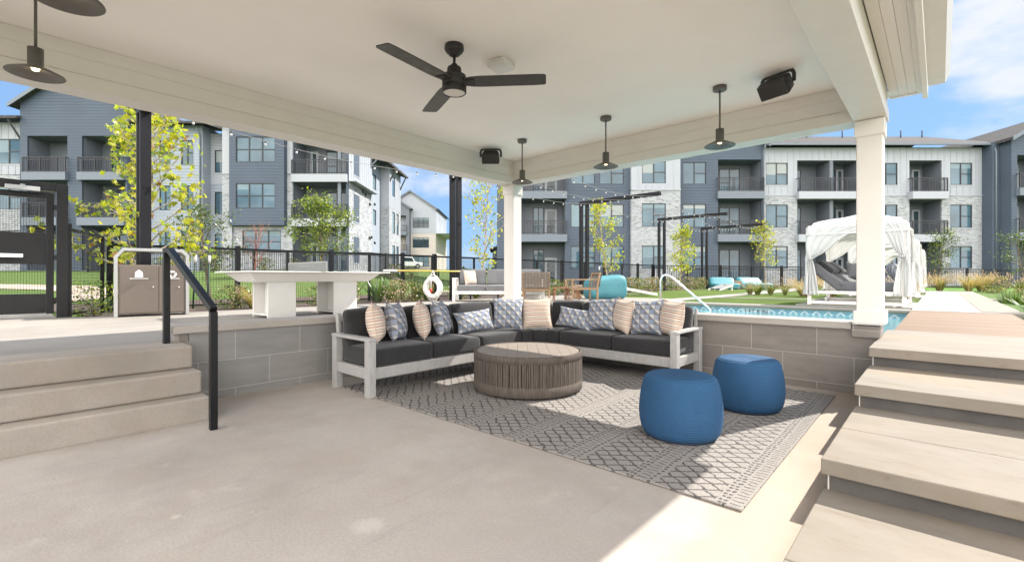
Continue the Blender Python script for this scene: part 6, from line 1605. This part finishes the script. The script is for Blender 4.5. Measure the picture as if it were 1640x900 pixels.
b = MB(); b.bar(lb.T(9.2, -0.45, 9.7), lb.T(9.2, -1.0, 10.9), 0.1, 0.1); b.bar(lb.T(13.0, -0.5, 9.7), lb.T(13.0, -1.05, 10.9), 0.1, 0.1); b.build('roof_brace', M['dark_bronze'], lb.t)
b = MB()
for uu, zz in ((3.6, 7.6), (4.7, 7.0), (5.1, 4.4), (4.6, 4.3), (3.0, 7.7), (6.0, 7.2), (6.0, 4.0)): b.lathe([(0.0, -0.12), (0.09, -0.1), (0.09, 0.1), (0.0, 0.12)], 10, lb.T(uu, -0.07, zz))
b.build('wall_lamp', M['dark_bronze'], lb.t)
lb.done()

# far block seen through the gap
d2 = 77.0; k2 = d2/750
fb = Blg('distant white gabled apartment block seen through the gap left of the corner post', 0, d2, 0)
fb.face((0, 0, 0), (1, 0, 0), (0, 1, 0)); F = lambda px: (px-820)*k2
gz = 2.4; FR_ = ((9.3, 10.95), (6.05, 7.75), (2.95, 4.6)); FBR = ((8.6, 11.2), (5.5, 7.9), (2.6, 4.8))
h = col_windows(fb, F(661), F(687), 0, FR_, n=3, mull=2, gl='glass_dark')
fb.wall(F(616), F(698), 0, [(8.4, 12.5, 'board_white'), (gz-1, 8.38, 'brick_tan')], h, 8)
gable(fb, M['board_white'], F(616), F(698), 0, 12.5, 15.3, 14, 0.3, trim='trim_blue')
h = col_balconies(fb, F(628), F(653), -1.2, FBR, door=(0.62, 0.9), win=(0.12, 0.5), band=0.6)
fb.wall(F(617), F(658), -1.2, [(gz-1, 12.45, 'bal_wall')], h, 2)
gable(fb, M['bal_wall'], F(617), F(658), -1.2, 12.45, 13.9, 5, 0.35, trim='trim_blue')
fb.face((F(698)+0.02, 0, 0), (0, 1, 0), (-1, 0, 0))
h = col_windows(fb, 1.5, 3.0, 0, FR_, n=1, mull=False)+col_windows(fb, 6.5, 8.0, 0, FR_, n=1, mull=False)
fb.wall(0.01, 12.5, 0, [(8.4, 12.5, 'board_white'), (gz-1, 8.38, 'brick_tan')], h, -3)
fb.roof.add([fb.T(0.0, -0.4, 12.45), fb.T(13, -0.4, 12.45), fb.T(13, 4.3, 15.4), fb.T(0, 4.3, 15.4)], [(0, 1, 2, 3)])
fb.done()
# low wing peeping out left of the corner post
lw = Blg('dark low wing with a sloping roof just left of the corner post', 0, 37.5, 0); lw.face((0, 0, 0), (1, 0, 0), (0, 1, 0))
lw.wall(-1.55, 0.8, 0, [(0.3, 3.4, 'lap_blue')], [], 4); lw.roof.add([lw.T(-1.8, -0.3, 3.3), lw.T(0.9, -0.3, 4.2), lw.T(0.9, 4, 4.2), lw.T(-1.8, 4, 3.3), lw.T(-1.8, -0.3, 3.45), lw.T(0.9, -0.3, 4.35), lw.T(0.9, 4, 4.35), lw.T(-1.8, 4, 3.45)], [(0, 1, 2, 3), (4, 5, 6, 7), (0, 1, 5, 4), (0, 3, 7, 4)]); lw.done()

# parked car in front of the far block
x_, y_, _ = W(-16.2, 73)
car = thing('parked_car', 'small white car parked in front of the distant gabled block', 'car', (x_, y_, height(x_, y_)+0.15), A+R_(20))
b = MB(); b.prism_y([(-2.1, 0.35), (2.1, 0.35), (2.1, 0.95), (1.0, 1.02), (0.55, 1.75), (-2.0, 1.78), (-2.1, 1.0)], -0.9, 0.9); b.build('body', M['car_white'], car, 0.08, 3)
b = MB(); b.prism_y([(-1.9, 1.08), (0.78, 1.08), (0.45, 1.66), (-1.88, 1.68)], -0.915, 0.915); b.build('side_window', M['glass_dark'], car)
for x in (-1.35, 1.35):
    for s in (-1, 1):
        b = MB(); b.tube([(x, s*0.72, 0.35), (x, s*0.93, 0.35)], 0.35, 20); wq = b.build('wheel', M['tyre'], car); b = MB(); b.tube([(x, s*0.92, 0.35), (x, s*0.945, 0.35)], 0.2, 14); b.build('rim', M['alu'], wq)
# hedges at the foot of the left block and a far line of trees on the horizon
random.seed(15)
for i, (s, d, sc) in enumerate(((-23, 27.0, 1.7), (-20.5, 27.4, 1.6), (-17.6, 27.6, 1.7), (-14.8, 28.0, 1.6), (-13.2, 28.2, 1.5), (-7.9, 31.5, 1.8), (-7.3, 33.8, 1.8))):
    x, y, _ = W(s, d); plant('shrub', x, y, sc, 'clipped green shrub at the foot of the left apartment block', None, 'shrubs at the foot of the left apartments')
b = MB(); random.seed(23)
for i in range(420):
    s = random.uniform(-60, 10); d = random.uniform(210, 240); x, y, _ = W(s, d)
    for q in range(5): add_leaf(b, Vector((x+random.gauss(0, 1.2), y+random.gauss(0, 1.2), 1.4+random.random()*4.2*(0.6+0.4*math.sin(s*0.5)))), 2.4, OVAL, 0)
o = b.build('far_treeline', [M['leaf_dark']]); tag(o, 'thin dark line of trees on the horizon', 'trees', None, 'stuff')
